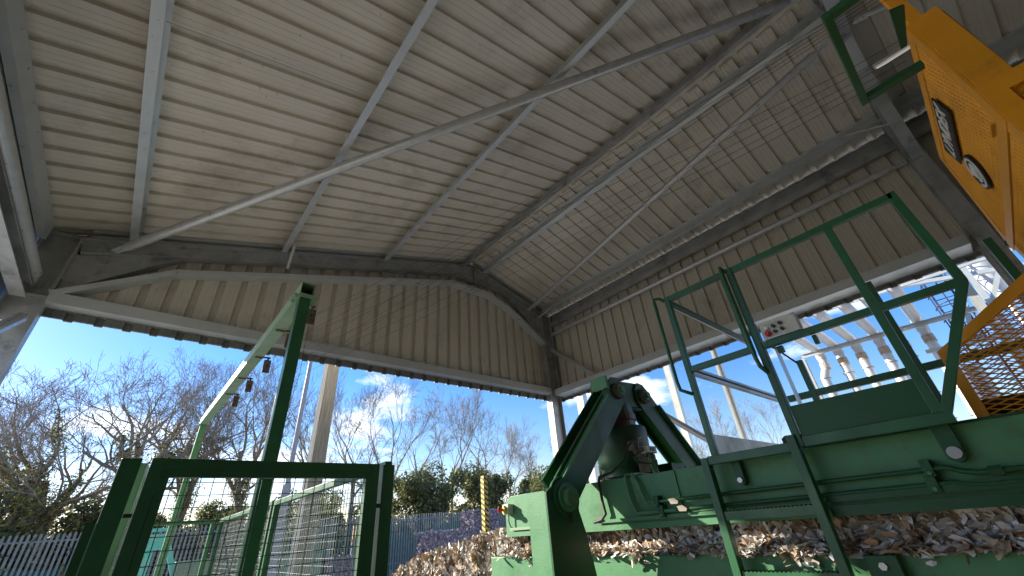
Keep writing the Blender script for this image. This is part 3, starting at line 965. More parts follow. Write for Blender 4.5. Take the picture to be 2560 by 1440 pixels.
# ------------------------------------------------------------------ expanded metal helper
def inside(poly, u, v):
    c = False
    n = len(poly)
    for i in range(n):
        (x1, y1), (x2, y2) = poly[i], poly[(i + 1) % n]
        if (y1 > v) != (y2 > v) and u < (x2 - x1) * (v - y1) / (y2 - y1) + x1: c = not c
    return c
def expanded(name, org, ud, vd, poly, dx, dy, w, th, m, par):
    """expanded metal: rows of diamonds, long axis along ud"""
    org, ud, vd = V(org), V(ud).normalized(), V(vd).normalized()
    nd = ud.cross(vd).normalized()
    u0 = min(p[0] for p in poly); u1 = max(p[0] for p in poly); v0 = min(p[1] for p in poly); v1 = max(p[1] for p in poly)
    b = MB()
    r = 0
    v = v0
    while v < v1:
        k = 0
        u = u0
        while u < u1:
            for (a, c) in (((u, v), (u + dx / 2, v + dy / 2)), ((u + dx / 2, v + dy / 2), (u + dx, v)),
                           ((u, v + dy), (u + dx / 2, v + dy / 2)), ((u + dx / 2, v + dy / 2), (u + dx, v + dy))):
                mu, mv = (a[0] + c[0]) / 2, (a[1] + c[1]) / 2
                if not inside(poly, mu, mv): continue
                p0 = org + ud * a[0] + vd * a[1]
                p1 = org + ud * c[0] + vd * c[1]
                t_ = vd * (w / 2)
                n_ = nd * th
                tw = nd * (w * .45)
                vs = [p0 - t_ - tw, p1 - t_ - tw, p1 + t_ + tw, p0 + t_ + tw, p0 - t_ + n_ - tw, p1 - t_ + n_ - tw, p1 + t_ + n_ + tw, p0 + t_ + n_ + tw]
                b.add(vs, [(0, 1, 2, 3), (7, 6, 5, 4), (0, 4, 5, 1), (3, 2, 6, 7)])
            u += dx
        v += dy
    return b.build(name, m, par)

# ------------------------------------------------------------------ yellow guards
yg = thing('upper_guard', (3.3, -.65, 2.0), 'yellow mesh faced guard box high on the right with the black name plate', 'guard')
YF = -.60
# box shell: front frame made of four strips round the mesh, side plates
def strip(a, c, w=.05, y=YF, d=.012):
    return ((a, c), w)
fr = [(2.48, 3.75), (4.04, 3.80), (4.24, 3.12), (4.05, 2.62), (2.46, 2.62)]
b = MB()
n = len(fr)
cxm = sum(p[0] for p in fr) / n; czm = sum(p[1] for p in fr) / n
ins = [(2.56, 3.68), (3.98, 3.72), (4.15, 3.12), (3.98, 2.69), (2.56, 2.69)]
for i in range(n):
    a, c = fr[i], fr[(i + 1) % n]; a2, c2 = ins[i], ins[(i + 1) % n]
    b.prism([(a[0], YF, a[1]), (c[0], YF, c[1]), (c2[0], YF, c2[1]), (a2[0], YF, a2[1])], (0, -.012, 0))
b.build('front_frame', yellow, yg)
expanded('expanded_mesh', (0, YF - .008, 0), (0, 0, 1), (1, 0, 0), [(z, x) for x, z in [(2.55, 3.69), (3.99, 3.73), (4.16, 3.12), (3.99, 2.68), (2.55, 2.68)]], .075, .040, .0085, .0015, yellow, yg)
b = MB()
for i in range(n):
    if i == 3: continue
    a, c = fr[i], fr[(i + 1) % n]
    d_ = .006
    b.bar((a[0], YF - .072, a[1]), (c[0], YF - .072, c[1]), .118, .006, (cxm - (a[0] + c[0]) / 2, 0, czm - (a[1] + c[1]) / 2))
b.build('side_plate', yellow, yg, .003)
MB().box(2.5, 4.1, YF - .14, YF - .132, 2.66, 3.72).build('shade_plate', chrome_rust, yg)  # dark brown plate standing in for shade behind the mesh holes
# upright strap across the mesh
MB().prism([(2.47, YF + .004, 3.03), (4.22, YF + .004, 3.06), (4.22, YF + .004, 2.99), (2.47, YF + .004, 2.96)], (0, -.006, 0)).build('strap', yellow, yg)
MB().box(2.60, 2.72, YF + .002, YF + .014, 3.05, 3.062).build('hinge', yellow, yg)
# name plate with italic lettering
np_ = MB().prism([(2.93, YF + .018, 3.62), (3.56, YF + .018, 3.62), (3.62, YF + .018, 3.44), (2.99, YF + .018, 3.44)], (0, -.008, 0))
MB().prism([(2.99, YF + .016, 3.61), (3.63, YF + .016, 3.61), (3.57, YF + .016, 3.43), (2.93, YF + .016, 3.43)], (0, -.008, 0)).build('name_plate', black, yg)
def text_mesh(name, s, size, loc, right, up, m, par, shear=0.0, off=0.0, ext=.002, sx=1.0):
    cu = bpy.data.curves.new(name, 'FONT')
    cu.body = s
    cu.size = size
    cu.shear = shear
    cu.offset = off
    cu.extrude = ext
    cu.align_x = 'CENTER'
    cu.align_y = 'CENTER'
    o = bpy.data.objects.new(name, cu)
    COL.objects.link(o)
    bpy.context.view_layer.update()
    dg = bpy.context.evaluated_depsgraph_get()
    me = bpy.data.meshes.new_from_object(o.evaluated_get(dg))
    bpy.data.objects.remove(o)
    r, u = V(right).normalized(), V(up).normalized()
    nn_ = r.cross(u)
    mm = Matrix(((r.x * sx, u.x, nn_.x, 0), (r.y * sx, u.y, nn_.y, 0), (r.z * sx, u.z, nn_.z, 0), (0, 0, 0, 1)))
    me.transform(mm)
    me.materials.clear()
    me.materials.append(m)
    q = bpy.data.objects.new(name, me)
    COL.objects.link(q)
    q.parent = par
    q.location = V(loc) - WLOC[par.name]
    WLOC[q.name] = V(loc)
    return q
text_mesh('lettering', 'LYNDEX', .150, (3.28, YF + .018, 3.52), (-1, 0, 0), (0, 0, 1), white, yg, .28, .0012, .002, .95)
# round badge: dark disc, pale ring, pale arrow like wedge
def disc(cx, cz, r, y0, y1, m, name, a0=0, a1=360, r0=0):
    b = MB()
    N = 40
    A = [radians(a0 + (a1 - a0) * i / N) for i in range(N + 1)]
    if r0 == 0:
        b.tube([(cx, y0, cz), (cx, y1, cz)], r, 36, smooth=False)
    else:
        for i in range(N):
            q4 = [(cx + rr * cos(t), y0, cz + rr * sin(t)) for rr, t in ((r0, A[i]), (r, A[i]), (r, A[i + 1]), (r0, A[i + 1]))]
            b.prism(q4, (0, y1 - y0, 0))
    return b.build(name, m, yg)
disc(3.42, 3.26, .125, YF + .006, YF + .016, black, 'badge')
disc(3.42, 3.26, .108, YF + .016, YF + .019, white, 'badge_ring', 20, 330, .090)
disc(3.42, 3.26, .070, YF + .016, YF + .019, white, 'badge_ring', 120, 320, .050)
b = MB().prism([(3.44, YF + .0165, 3.21), (3.50, YF + .0165, 3.30), (3.40, YF + .0165, 3.32), (3.37, YF + .0165, 3.27)], (0, .003, 0)); b.build('badge_wedge', white, yg)

# lower deeper guard section to the right (mesh faces the camera)
X2 = 2.44
b = MB()
def frame_rect(b, x, pts_out, pts_in, th=.012):
    n = len(pts_out)
    for i in range(n):
        a, c = pts_out[i], pts_out[(i + 1) % n]; a2, c2 = pts_in[i], pts_in[(i + 1) % n]
        b.prism([(x, a[0], a[1]), (x, c[0], c[1]), (x, c2[0], c2[1]), (x, a2[0], a2[1])], (th, 0, 0))
po_ = [(-.60, 3.17), (-1.5, 3.17), (-1.5, 2.3), (-.60, 2.3)]
pi_ = [(-.67, 3.09), (-1.43, 3.09), (-1.43, 2.38), (-.67, 2.38)]
frame_rect(b, X2, po_, pi_)
b.build('side_frame', yellow, yg)
expanded('expanded_mesh', (X2 + .004, 0, 0), (0, 1, 0), (0, 0, 1), [(-.66, 3.10), (-1.44, 3.10), (-1.44, 2.37), (-.66, 2.37)], .105, .036, .006, .002, yellow, yg)
MB().box(X2 + .013, 4.2, YF - .03, YF - .02, 2.30, 2.615).build('front_plate', yellow, yg)
# yellow post above and carrying bar
MB().bar((2.55, -.66, 3.76), (2.55, -.66, 6.2), .06, .05, (1, 0, 0)).build('post', yellow, yg, .003)

# lower guard: panel standing on the baler top
lg = thing('lower_guard', (2.72, -.4, 1.84), 'yellow guard panel with expanded mesh and a pointed left corner standing on the baler', 'guard')
X3 = 2.70
o_ = [(.035, 2.155), (-.42, 2.42), (-1.3, 2.42), (-1.3, 1.79), (.045, 1.79)]
i_ = [(-.005, 2.135), (-.425, 2.365), (-1.24, 2.365), (-1.24, 1.845), (.0, 1.845)]
b = MB(); frame_rect(b, X3, o_, i_, .014); b.build('panel_frame', yellow, lg, .002)
expanded('expanded_mesh', (X3 + .005, 0, 0), (0, 1, 0), (0, 0, 1), [(.0, 2.14), (-.425, 2.37), (-1.25, 2.37), (-1.25, 1.84), (.005, 1.84)], .078, .022, .0055, .002, yellow, lg)
# inner perforated return panel behind the front one
X4 = 3.02
X4 = 2.95
o2 = [(.02, 2.18), (-.45, 2.45), (-1.2, 2.45), (-1.2, 1.87), (.02, 1.87)]
b = MB(); frame_rect(b, X4, o2, [(-.0, 2.17), (-.455, 2.43), (-1.18, 2.43), (-1.18, 1.89), (-.0, 1.89)], .01); b.build('panel_frame', yellow, lg)
expanded('expanded_mesh', (X4 + .004, 0, 0), (0, 1, 0), (0, 0, 1), [(.0, 2.17), (-.455, 2.435), (-1.185, 2.435), (-1.185, 1.89), (-.0, 1.89)], .05, .024, .006, .002, yellow, lg)

# ------------------------------------------------------------------ wire guide frame above the camera
wg = thing('wire_guide_frame', (1.95, -.38, 3.28), 'green rectangular frame high on the right that the bale wires pass through', 'frame')
b = MB().box(1.63, 2.28, -.285, -.255, 3.29, 3.32); b.build('frame_bar', green_bar, wg, .002)
MB().box(2.235, 2.275, -.50, -.286, 3.29, 3.32).build('frame_bar', green_bar, wg, .002)
MB().box(1.63, 1.665, -1.1, -.286, 3.29, 3.32).build('frame_bar', green_bar, wg, .002)
MB().prism([(1.86, -.455, 3.33), (2.11, -.455, 3.33), (2.11, -.475, 3.33), (1.88, -.50, 3.33)], (0, 0, .012)).build('frame_plate', green, wg)
# dark hydraulic cylinder / conveyor tube running behind the yellow box
dc = thing('overhead_cylinder', (3.5, -1.3, 4.2), 'dark brown cylinder with a grey rod behind the yellow guard box at the top right', 'cylinder')
MB().tube([(3.2, -.98, 5.1), (3.2, -2.8, 4.6)], .13, 20).build('barrel', chrome_rust, dc)
MB().tube([(2.9, -.95, 4.3), (2.9, -3.2, 4.2)], .06, 16).build('rod', galv_dark, dc)

# ------------------------------------------------------------------ bale wires and the wire gantry
gt = thing('wire_gantry', (.79, 3.8, 0), 'tall green goal shaped gantry with a long faded top beam carrying rusty wire brackets', 'gantry')
PXg = .79
MB().box(PXg - .05, PXg + .05, 3.80, 3.90, 0, 3.655).build('post', green_bar, gt, .004)
MB().box(PXg - .05, PXg + .05, 10.2, 10.3, 0, 3.80).build('post', green_old, gt, .004)
pl_ = MB().box(PXg - .11, PXg + .11, 3.78, 3.94, 3.657, 3.67)
for dx in (-.085, .085):
    for dy in (3.80, 3.92): pl_.bolt((PXg + dx, dy, 3.656), (0, 0, -1), .013, .018)
pl_.build('head_plate', green_pale, gt)
MB().box(PXg - .08, PXg + .08, 10.17, 10.33, 3.801, 3.81).build('head_plate', green_pale, gt)
# hollow beam (open end shows black inside)
b = MB()
y0, y1, zb0, zb1 = 3.76, 10.34, 3.672, 3.812
h = .13
def gb(x0, x1, za, zc):
    vs = [(x, y, z + (zb1 - zb0) * 0 + (y - y0) / (y1 - y0) * .142) for x in (x0, x1) for y in (y0, y1) for z in (za, zc)]
    b.add(vs, [(0, 1, 3, 2), (4, 6, 7, 5), (0, 4, 5, 1), (2, 3, 7, 6), (0, 2, 6, 4), (1, 5, 7, 3)])
gb(PXg - .065, PXg - .059, 3.672, 3.672 + h); gb(PXg + .059, PXg + .065, 3.672, 3.672 + h)
gb(PXg - .0585, PXg + .0585, 3.672, 3.678); gb(PXg - .0585, PXg + .0585, 3.666 + h, 3.672 + h)
b.build('top_beam', green_pale, gt)
BRK = [(4.0, 3.30), (4.75, 3.35), (5.75, 3.33), (6.75, 3.35), (7.70, 3.37)]
for y, z in BRK:
    zb = 3.672 + (y - y0) / (y1 - y0) * .142
    k = MB()
    k.box(PXg + .066, PXg + .15, y - .02, y + .02, zb - .0, zb + .012)
    k.box(PXg - .03, PXg + .066, y - .02, y + .02, zb - .014, zb - .002)
    k.box(PXg + .085, PXg + .165, y - .012, y + .018, zb - .19, zb - .025)
    k.box(PXg + .115, PXg + .135, y - .010, y + .012, zb - .025, zb - .001)
    o = k.build('wire_bracket', rust, gt, .003)
    MB().tube([(PXg + .125, y - .0125, zb - .10), (PXg + .125, y - .015, zb - .10)], .012, 12).build('eyelet', black, o)
wl_ = ['uppermost', 'second', 'third', 'fourth', 'lowest']
for i, (y, z) in enumerate(BRK):
    for j, (bx, by) in enumerate(((1.68 + i * .02, -.26), (2.02 + i * .05, -.26))):
        zb = 3.672 + (y - y0) / (y1 - y0) * .142 - .11
        p0 = V(PXg + .12, y, zb); p1 = V(bx, by, 3.325)
        pts = []
        for k in range(13):
            t = k / 12
            p = p0.lerp(p1, t); p.z -= .10 * 4 * t * (1 - t) * (.6 + .1 * i)
            pts.append(p)
        pts.append(V(bx + .03, by - .2, 3.33))
        o = MB().tube(pts, .0015, 4).build('bale_wire', rubber)
        tag(o, 'thin dark bale wire strung from the rusty gantry brackets up to the green guide frame', 'wire', 'bale wires strung overhead')
o = MB().tube([(PXg + .12, 4.02, 3.55), (.93, 4.05, 3.0), (.86, 4.1, 2.2), (.9, 4.3, 1.2), (1.0, 4.5, .3)], .0022, 5).build('hanging_wire', rubber)
tag(o, 'single slack wire hanging down beside the front gantry post', 'wire')

# ------------------------------------------------------------------ mesh guard cage
def mesh_panel(name, p0, p1, z0, z1, label, m_=green_bar, fw=.045, pitch=.05, cat='mesh panel', group='green mesh panels of the guard cage', wr=.0016, lit=None):
    p0, p1 = V(p0), V(p1)
    d = (p1 - p0); L = d.length; d.normalize()
    t = thing(name, ((p0.x + p1.x) / 2, (p0.y + p1.y) / 2, z0), label, cat, group)
    for a, c in ((0, fw), (L - fw, L)):
        MB().bar(p0 + d * (a + fw / 2) + V(0, 0, z0), p0 + d * (a + fw / 2) + V(0, 0, z1), fw, fw, d).build('frame_stile', m_, t, .003)
    for z in (z0 + fw / 2, z1 - fw / 2):
        MB().bar(p0 + d * (fw + .001) + V(0, 0, z), p0 + d * (L - fw - .001) + V(0, 0, z), fw, fw).build('frame_rail', m_, t, .003)
    f = MB()
    nn = d.cross(V(0, 0, 1))
    n_ = int((L - 2 * fw) / pitch)
    for k in range(1, n_ + 1):
        a = fw + k * (L - 2 * fw) / (n_ + 1)
        q = p0 + d * a + nn * (.012)
        f.bar(q + V(0, 0, z0 + fw), q + V(0, 0, z1 - fw), wr * 2, wr * 2, d)
    nz_ = int((z1 - z0 - 2 * fw) / pitch)
    for k in range(1, nz_ + 1):
        z = z0 + fw + k * (z1 - z0 - 2 * fw) / (nz_ + 1)
        pts = []
        ns = 5
        for q in range(ns + 1):
            a = fw + q * (L - 2 * fw) / ns
            pts.append(p0 + d * a + nn * .015 + V(0, 0, z + (random.uniform(-.004, .004) if 0 < q < ns else 0)))
        f.tube(pts, wr, 4, False, False)
    f.build('mesh', galv_wire, t)
    return t
galv_wire = mat('mesh_wire', (0.30, 0.34, 0.30), 0.4, 0.5, (0.42, 0.46, 0.42), 8)
gate_wire = mat('gate_wire', (0.05, 0.12, 0.06), 0.5, 0.1)
def gpost(x, y, w, zt, label, m_=green_bar):
    o = MB().box(x - w / 2, x + w / 2, y - w / 2, y + w / 2, 0, zt).build('cage_post', m_, None, .004)
    tag(o, label, 'post', 'square green posts of the guard cage')
    return o
GY = 2.40
gpost(-.02, GY + .03, .068, 1.965, 'square green cage post left of the mesh gate')
gpost(1.125, GY + .03, .07, 1.965, 'square green cage post right of the mesh gate')
g_ = mesh_panel('mesh_gate', (.045, GY, 0), (1.06, GY, 0), .08, 1.965, 'wide green framed mesh gate standing in the foreground of the cage', group=None, cat='gate')
[c for c in g_.children if c.name.startswith('mesh')][0].data.materials[0] = gate_wire
b = MB().bar((.09, GY - .008, 1.905), (1.015, GY - .008, 1.905), .03, .03)
b.bar((.106, GY - .008, .12), (.106, GY - .008, 1.889), .03, .03, (1, 0, 0)); b.bar((1.0, GY - .008, .12), (1.0, GY - .008, 1.889), .03, .03, (1, 0, 0))
b.build('inner_angle', green_bar, g_)
b = MB().box(1.062, 1.088, GY - .01, GY + .02, 1.745, 1.765); b.build('hinge', black, g_)
b = MB().box(.016, .043, GY - .01, GY + .02, 1.745, 1.758); b.build('latch', black, g_)
MB().box(-.085, -.056, GY + .0, GY + .04, 1.50, 1.73).build('slide_bolt', green, g_)
mesh_panel('mesh_fence', (1.17, 2.50, 0), (1.17, 4.98, 0), .08, 2.0, 'long green mesh panel running back from the right side of the gate', green_bar)
mesh_panel('mesh_fence', (1.17, 5.06, 0), (1.17, 7.84, 0), .08, 2.01, 'farther green mesh panel of the right cage side, past the gantry post', green_bar)
mesh_panel('mesh_fence', (1.10, 7.92, 0), (-.19, 7.92, 0), .08, 2.01, 'green mesh panel closing the far end of the cage, facing the camera', green_old)
mesh_panel('mesh_fence', (.015, 2.56, 0), (.09, 3.35, 0), .08, 1.97, 'short green mesh panel set back between the left post and the gate', green_pale)
gpost(1.19, 5.02, .05, 2.0, 'slim green post between the two right hand mesh panels')

# ------------------------------------------------------------------ poles outside
o = thing('timber_pole', (2.88, 9.6, 0), 'thick weathered eight sided timber pole standing just outside the gable opening', 'pole')
b = MB().tube([(2.86, 9.6, 0), (2.86, 9.6, 3.2), (2.88, 9.6, 7.0)], [.205, .188, .165], 8, smooth=False)
b.build('shaft', timber, o)
MB().box(2.72, 3.04, 9.44, 9.76, 7.0, 7.02).build('cap', galv_dark, o)
o = thing('lamp_post', (3.48, 14, 0), 'slim grey painted lamp post behind the timber pole', 'lamp post')
MB().tube([(3.48, 14, 0), (3.48, 14, 3.1), (3.48, 14, 3.2)], [.12, .11, .075], 14).build('base', lamp_grey, o)
MB().tube([(3.48, 14, 3.2), (3.48, 14, 9.0)], [.075, .05], 12).build('column', lamp_grey, o)
MB().box(3.2, 3.7, 13.9, 14.1, 9.0, 9.1).build('lantern', lamp_grey, o)

# yellow and black hazard post
hp = thing('hazard_post', (5.5, 7.27, 0), 'yellow square post with black diagonal stripes beyond the bale', 'post')
MB().box(5.45, 5.55, 7.22, 7.32, 0, 2.54).build('post', haz_y, hp)
b = MB()
for k in range(26):
    z = .12 + k * .093
    b.prism([(5.4485, 7.222, z), (5.4485, 7.318, z + .055), (5.4485, 7.318, z + .095), (5.4485, 7.222, z + .04)], (-.001, 0, 0))
    b.prism([(5.452, 7.2185, z + .05), (5.548, 7.2185, z - .005), (5.548, 7.2185, z + .035), (5.452, 7.2185, z + .09)], (0, -.001, 0))
b.build('stripe', black, hp)

# palisade fence
pf = thing('palisade_fence', (9, 20.5, 0), 'long galvanised palisade fence with pointed pales along the edge of the yard', 'fence')
b = MB()
x = -7.0
while x < 24.5:
    y = 20.5; w = .033; zt = 2.50 + random.uniform(-.008, .008)
    b.prism([(x - w, y, .06), (x + w, y, .06), (x + w, y, zt - .06), (x + w * .4, y, zt), (x, y, zt - .03), (x - w * .4, y, zt), (x - w, y, zt - .06)], (0, .012, 0))
    x += .128
b.build('pale_panel', pal_galv, pf)
for z in (.55, 2.26):
    MB().box(-7, 24.5, 20.513, 20.553, z, z + .045).build('rail', pal_galv, pf)
for k in range(12):
    x = -5.2 + k * 2.75
    MB().box(x - .05, x + .05, 20.56, 20.66, 0, 2.42).build('post', pal_galv, pf)
# green fence behind, with netting
pg = thing('green_palisade_fence', (12, 21.4, 0), 'dark green palisade fence with netting behind the galvanised fence', 'fence')
b = MB(); x = 7.0
while x < 19:
    b.box(x - .03, x + .03, 21.4, 21.412, .05, 2.42); x += .155
b.build('pale_panel', pal_green, pg)
for z in (1.0, 2.2): MB().box(7, 19, 21.42, 21.46, z, z + .05).build('rail', pal_green, pg)
for x in (7.0, 9.9, 12.9, 15.2, 18.6): MB().box(x, x + .22, 21.47, 21.6, 0, 2.5).build('post', pal_green, pg)
for x0, x1, z0, z1, lb in ((8.4, 12.0, .3, 1.75, 'wide green netting sheet hanging behind the fence beside the cage'), (12.4, 14.0, 1.1, 2.05, 'small square green netting sheet tied behind the palisade fence'),
                           (-7, .2, .1, 1.55, 'green netting sheet low behind the fence at the far left')):
    b = MB(); N = 14
    for i in range(N):
        xa, xb = x0 + (x1 - x0) * i / N, x0 + (x1 - x0) * (i + 1) / N
        ya, yb = 20.85 + .05 * sin(i * 1.7), 20.85 + .05 * sin((i + 1) * 1.7)
        b.prism([(xa, ya, z0), (xb, yb, z0), (xb, yb, z1 + .04 * sin(i * 2.1 + 2.1)), (xa, ya, z1 + .04 * sin(i * 2.1))], (0, .01, 0))
    tag(b.build('netting', net_green), lb, 'netting')

# mixed paper bales
def bale(x0, x1, y0, y1, z0, z1, label, n=900):
    t = thing('paper_bale', ((x0 + x1) / 2, (y0 + y1) / 2, z0), label, 'bale', 'mixed paper bales by the fence')
    MB().box(x0 + .03, x1 - .03, y0 + .03, y1 - .03, z0, z1 - .03).build('core', bale_core_m, t)
    b = MB()
    for i in range(n):
        f = random.random()
        if f < .45: p = V(random.uniform(x0, x1), y0, random.uniform(z0, z1)); nrm = 0
        elif f < .7: p = V(x0, random.uniform(y0, y1), random.uniform(z0, z1)); nrm = 1
        else: p = V(random.uniform(x0, x1), random.uniform(y0, y1), z1)
        chip(b, p, random.uniform(.03, .07), rrot(1.2))
    b.build('paper', bale_m, t)['kind'] = 'stuff'
bale_core_m = mat('bale_core_paper', (.16, .13, .17), .9, 0, (.3, .25, .3), 10)
bale(11.5, 12.85, 16, 17, 1.16, 2.32, 'upper mauve paper bale of the stack behind the hazard post')
bale(11.45, 12.8, 16, 17, 0, 1.15, 'lower mauve paper bale under the upper one behind the hazard post', 500)
bale(9.2, 11.2, 15.5, 16.6, .75, 1.66, 'wide low mauve paper bale to the left of the bale stack')
bale(9.2, 11.2, 15.5, 16.6, 0, .74, 'bottom mauve paper bale under the wide low one', 300)
bale(5.9, 7.2, 17, 18, 0, 1.12, 'pale mauve paper bale seen through the cage mesh', 500)

# green cabinet beyond the cage
cbn = thing('green_cabinet', (5.7, 17, 0), 'low grey green steel cabinet in the yard seen through the cage mesh', 'cabinet')
MB().box(4.5, 5.8, 17, 18, 0, 1.35).build('body', shed_m, cbn, .02)
MB().box(4.44, 5.86, 16.95, 18.05, 1.351, 1.42).build('lid', net_green, cbn)
for x in (4.6, 5.17): MB().box(x, x + .54, 16.985, 16.999, .1, 1.25).build('door', shed_m, cbn)

# teal machine behind the cage
tm = thing('teal_machine', (.8, 11.3, 0), 'turquoise machine with slanting arms standing behind the cage', 'machine')
MB().box(.30, .86, 11.2, 11.5, 1.72, 1.98).build('body', teal, tm, .01)
MB().box(.36, .56, 11.185, 11.199, 1.86, 1.93).build('plate', cream, tm)
MB().tube([(.2, 11.3, 2.04), (.9, 11.3, 2.06)], .03, 10).build('top_tube', teal, tm)
MB().bar((.84, 11.3, 1.9), (1.25, 11.3, 1.0), .09, .09, (0, 1, 0)).build('arm', teal, tm, .004)
MB().bar((.60, 11.3, 1.719), (.55, 11.3, 0), .2, .12, (0, 1, 0)).build('leg', teal, tm, .004)
MB().bar((1.2, 11.3, 1.05), (1.3, 11.3, 0), .16, .12, (0, 1, 0)).build('leg', teal, tm, .004)
MB().box(1.1, 1.7, 11.2, 11.6, .9, 1.5).build('hopper', shed_m, tm, .01)

# ------------------------------------------------------------------ duct work beside the canopy
def elbow(c, a, d, r, n=7):
    """points of a quarter bend from direction a to direction d starting at c"""
    a, d = V(a).normalized(), V(d).normalized()
    return [V(c) + a * (r * sin(t)) + d * (r * (1 - cos(t))) for t in [i * pi / 2 / n for i in range(n + 1)]]
DY = [2.78, 2.29, 1.79, 1.22, .75, .19]
names = ['first bright steel duct from the left, with a kinked elbow', 'second bright steel duct from the left of the row', 'third bright steel duct from the left of the row',
         'fourth bright steel duct from the left of the row', 'fifth bright steel duct from the left, narrow between the green posts', 'sixth and rightmost bright steel duct of the row']
for i, y in enumerate(DY):
    r = .135
    z = 5.86
    d = thing('duct', (16.2, y, 0), names[i], 'duct', 'bright steel ducts bending down beside the canopy')
    pts = elbow((12.4, y, z + .3), (0, 0, -1), (1, 0, 0), .3)
    b = MB().tube([(12.4, y, z + 2.2), pts[0]], r, 18)
    b.tube(pts, r, 18)
    b.build('inlet_bend', duct_m, d)
    b = MB().tube([pts[-1], V(15.9, y, z)], r, 18); b.build('level_run', duct_m, d)
    e = elbow((15.9, y, z), (1, 0, 0), (0, 0, -1), .28)
    b = MB().tube(e, r + .01, 18); b.build('elbow', duct_m, d)
    if i == 0:
        b = MB().tube([e[-1], (16.18, y, 5.45), (16.18, y - .02, 5.35), (16.18, y + .16, 5.0), (16.18, y + .16, 4.85), (16.18, y + .10, .3)], r * .95, 18)
    else:
        b = MB().tube([e[-1], (16.18, y, .3)], r * .92, 18)
    b.build('drop_pipe', duct_m, d)
    yy = y + (.10 if i == 0 else 0)
    MB().tube([(16.18, yy if i else y + .02, 5.44), (16.18, yy if i else y + .02, 5.22)], r + .004 if i else r * .96, 18).build('rusty_band', duct_band, d)
    for z_ in (4.95, 4.55, 3.9, 3.2, 2.5, 1.8):
        yq = (y + .155 if z_ > 4.7 else y + .14 - (4.85 - z_) * .01) if i == 0 else y
        MB().tube([(16.18, yq, z_), (16.18, yq, z_ + .02)], r + .025, 18).build('clamp_ring', galv_dark, d)
    if i in (2, 3, 5):
        for z_ in [1.5 + .16 * k for k in range(12)]:
            MB().tube([(16.18, y, z_), (16.18, y, z_ + .012)], r + .006, 16).build('seam_ring', galv, d)
# two wide lower ducts
for y, x, lb in ((.62, 11.6, 'wide vertical steel duct low behind the right part of the green frame'), (-.15, 12.4, 'wide pale steel duct low behind the yellow lower guard')):
    d = thing('duct', (x, y, 0), lb, 'duct')
    MB().tube([(x, y, 0), (x, y, 3.75)], .16, 20).build('pipe', duct_m, d)
    for z_ in [.6 + .3 * k for k in range(10)]:
        MB().tube([(x, y, z_), (x, y, z_ + .012)], .167, 20).build('clamp_ring', galv, d)
# support frame for the ducts
sf = thing('duct_support_frame', (15.5, 1.2, 0), 'pale steel portal of rails and posts that carries the row of ducts', 'steel frame')
MB().csec((15.7, 3.2, 5.70), (15.7, -3.0, 5.60), .14, .07, .01).build('rail', galv_pale, sf)
MB().csec((14.6, 3.0, 6.60), (14.6, -3.0, 6.45), .16, .07, .01).build('rail', galv_pale, sf)
for y in (3.2, -1.25, -2.9):
    MB().isec((15.7, y, 0), (15.7, y, 5.62 if y > 0 else 8.0), .15, .12, up=(1, 0, 0)).build('post', galv_pale, sf)
MB().bar((15.72, -1.2, 7.1), (15.72, -.6, 5.0), .10, .10, (1, 0, 0)).build('diagonal', galv_pale, sf)
MB().bar((15.72, -2.1, 6.9), (15.72, -1.3, 5.7), .10, .10, (1, 0, 0)).build('diagonal', galv_pale, sf)
MB().bar((15.74, .2, 6.9), (15.74, -2.9, 6.2), .10, .12, (1, 0, 0)).build('beam', galv_pale, sf)
MB().bar((15.74, .4, 4.9), (15.74, -2.9, 4.75), .10, .12, (1, 0, 0)).build('beam', galv_pale, sf)
# cyclone
cy = thing('cyclone', (17.3, -1.7, 0), 'big pale cyclone separator with a conical bottom at the right of the duct row', 'cyclone')
MB().tube([(17.3, -1.7, 9.5), (17.3, -1.7, 7.3)], .42, 26).build('drum', duct_m, cy)
MB().tube([(17.3, -1.7, 7.295), (17.3, -1.7, 6.15), (17.3, -1.7, 5.9)], [.42, .16, .13], 26).build('cone', duct_m, cy)
MB().tube([(17.3, -1.7, 5.895), (17.3, -1.7, 0)], .10, 14).build('outlet', duct_m, cy)
cy2 = copy_thing(cy, (16.9, -3.4, .3), 'second pale cyclone separator farther right, cut by the edge of the photo')
# caged ladder
cl = thing('caged_ladder', (16.6, -.62, 0), 'dark caged ladder rising against the sky beyond the ducts', 'ladder')
dk = mat('dark_blue_steel', (.05, .06, .12), .5, .3)
for y in (-.40, -.84): MB().bar((16.6, y, 0), (16.6, y, 8.6), .05, .05, (1, 0, 0)).build('stile', dk, cl)
for k in range(20):
    z = 4.6 + k * .2
    MB().tube([(16.6, -.42, z), (16.6, -.82, z)], .014, 6).build('rung', dk, cl)
for k in range(11):
    z = 4.6 + k * .38
    pts = [(16.6 - .62 * sin(t), -.62 + .33 * cos(t), z) for t in [i * pi / 8 for i in range(9)]]
    MB().tube(pts, .018, 5).build('hoop', dk, cl)
for t in (.5, 1.57, 2.6):
    MB().bar((16.6 - .62 * sin(t), -.62 + .33 * cos(t), 4.5), (16.6 - .62 * sin(t), -.62 + .33 * cos(t), 8.5), .03, .03, (1, 0, 0)).build('cage_strip', dk, cl)
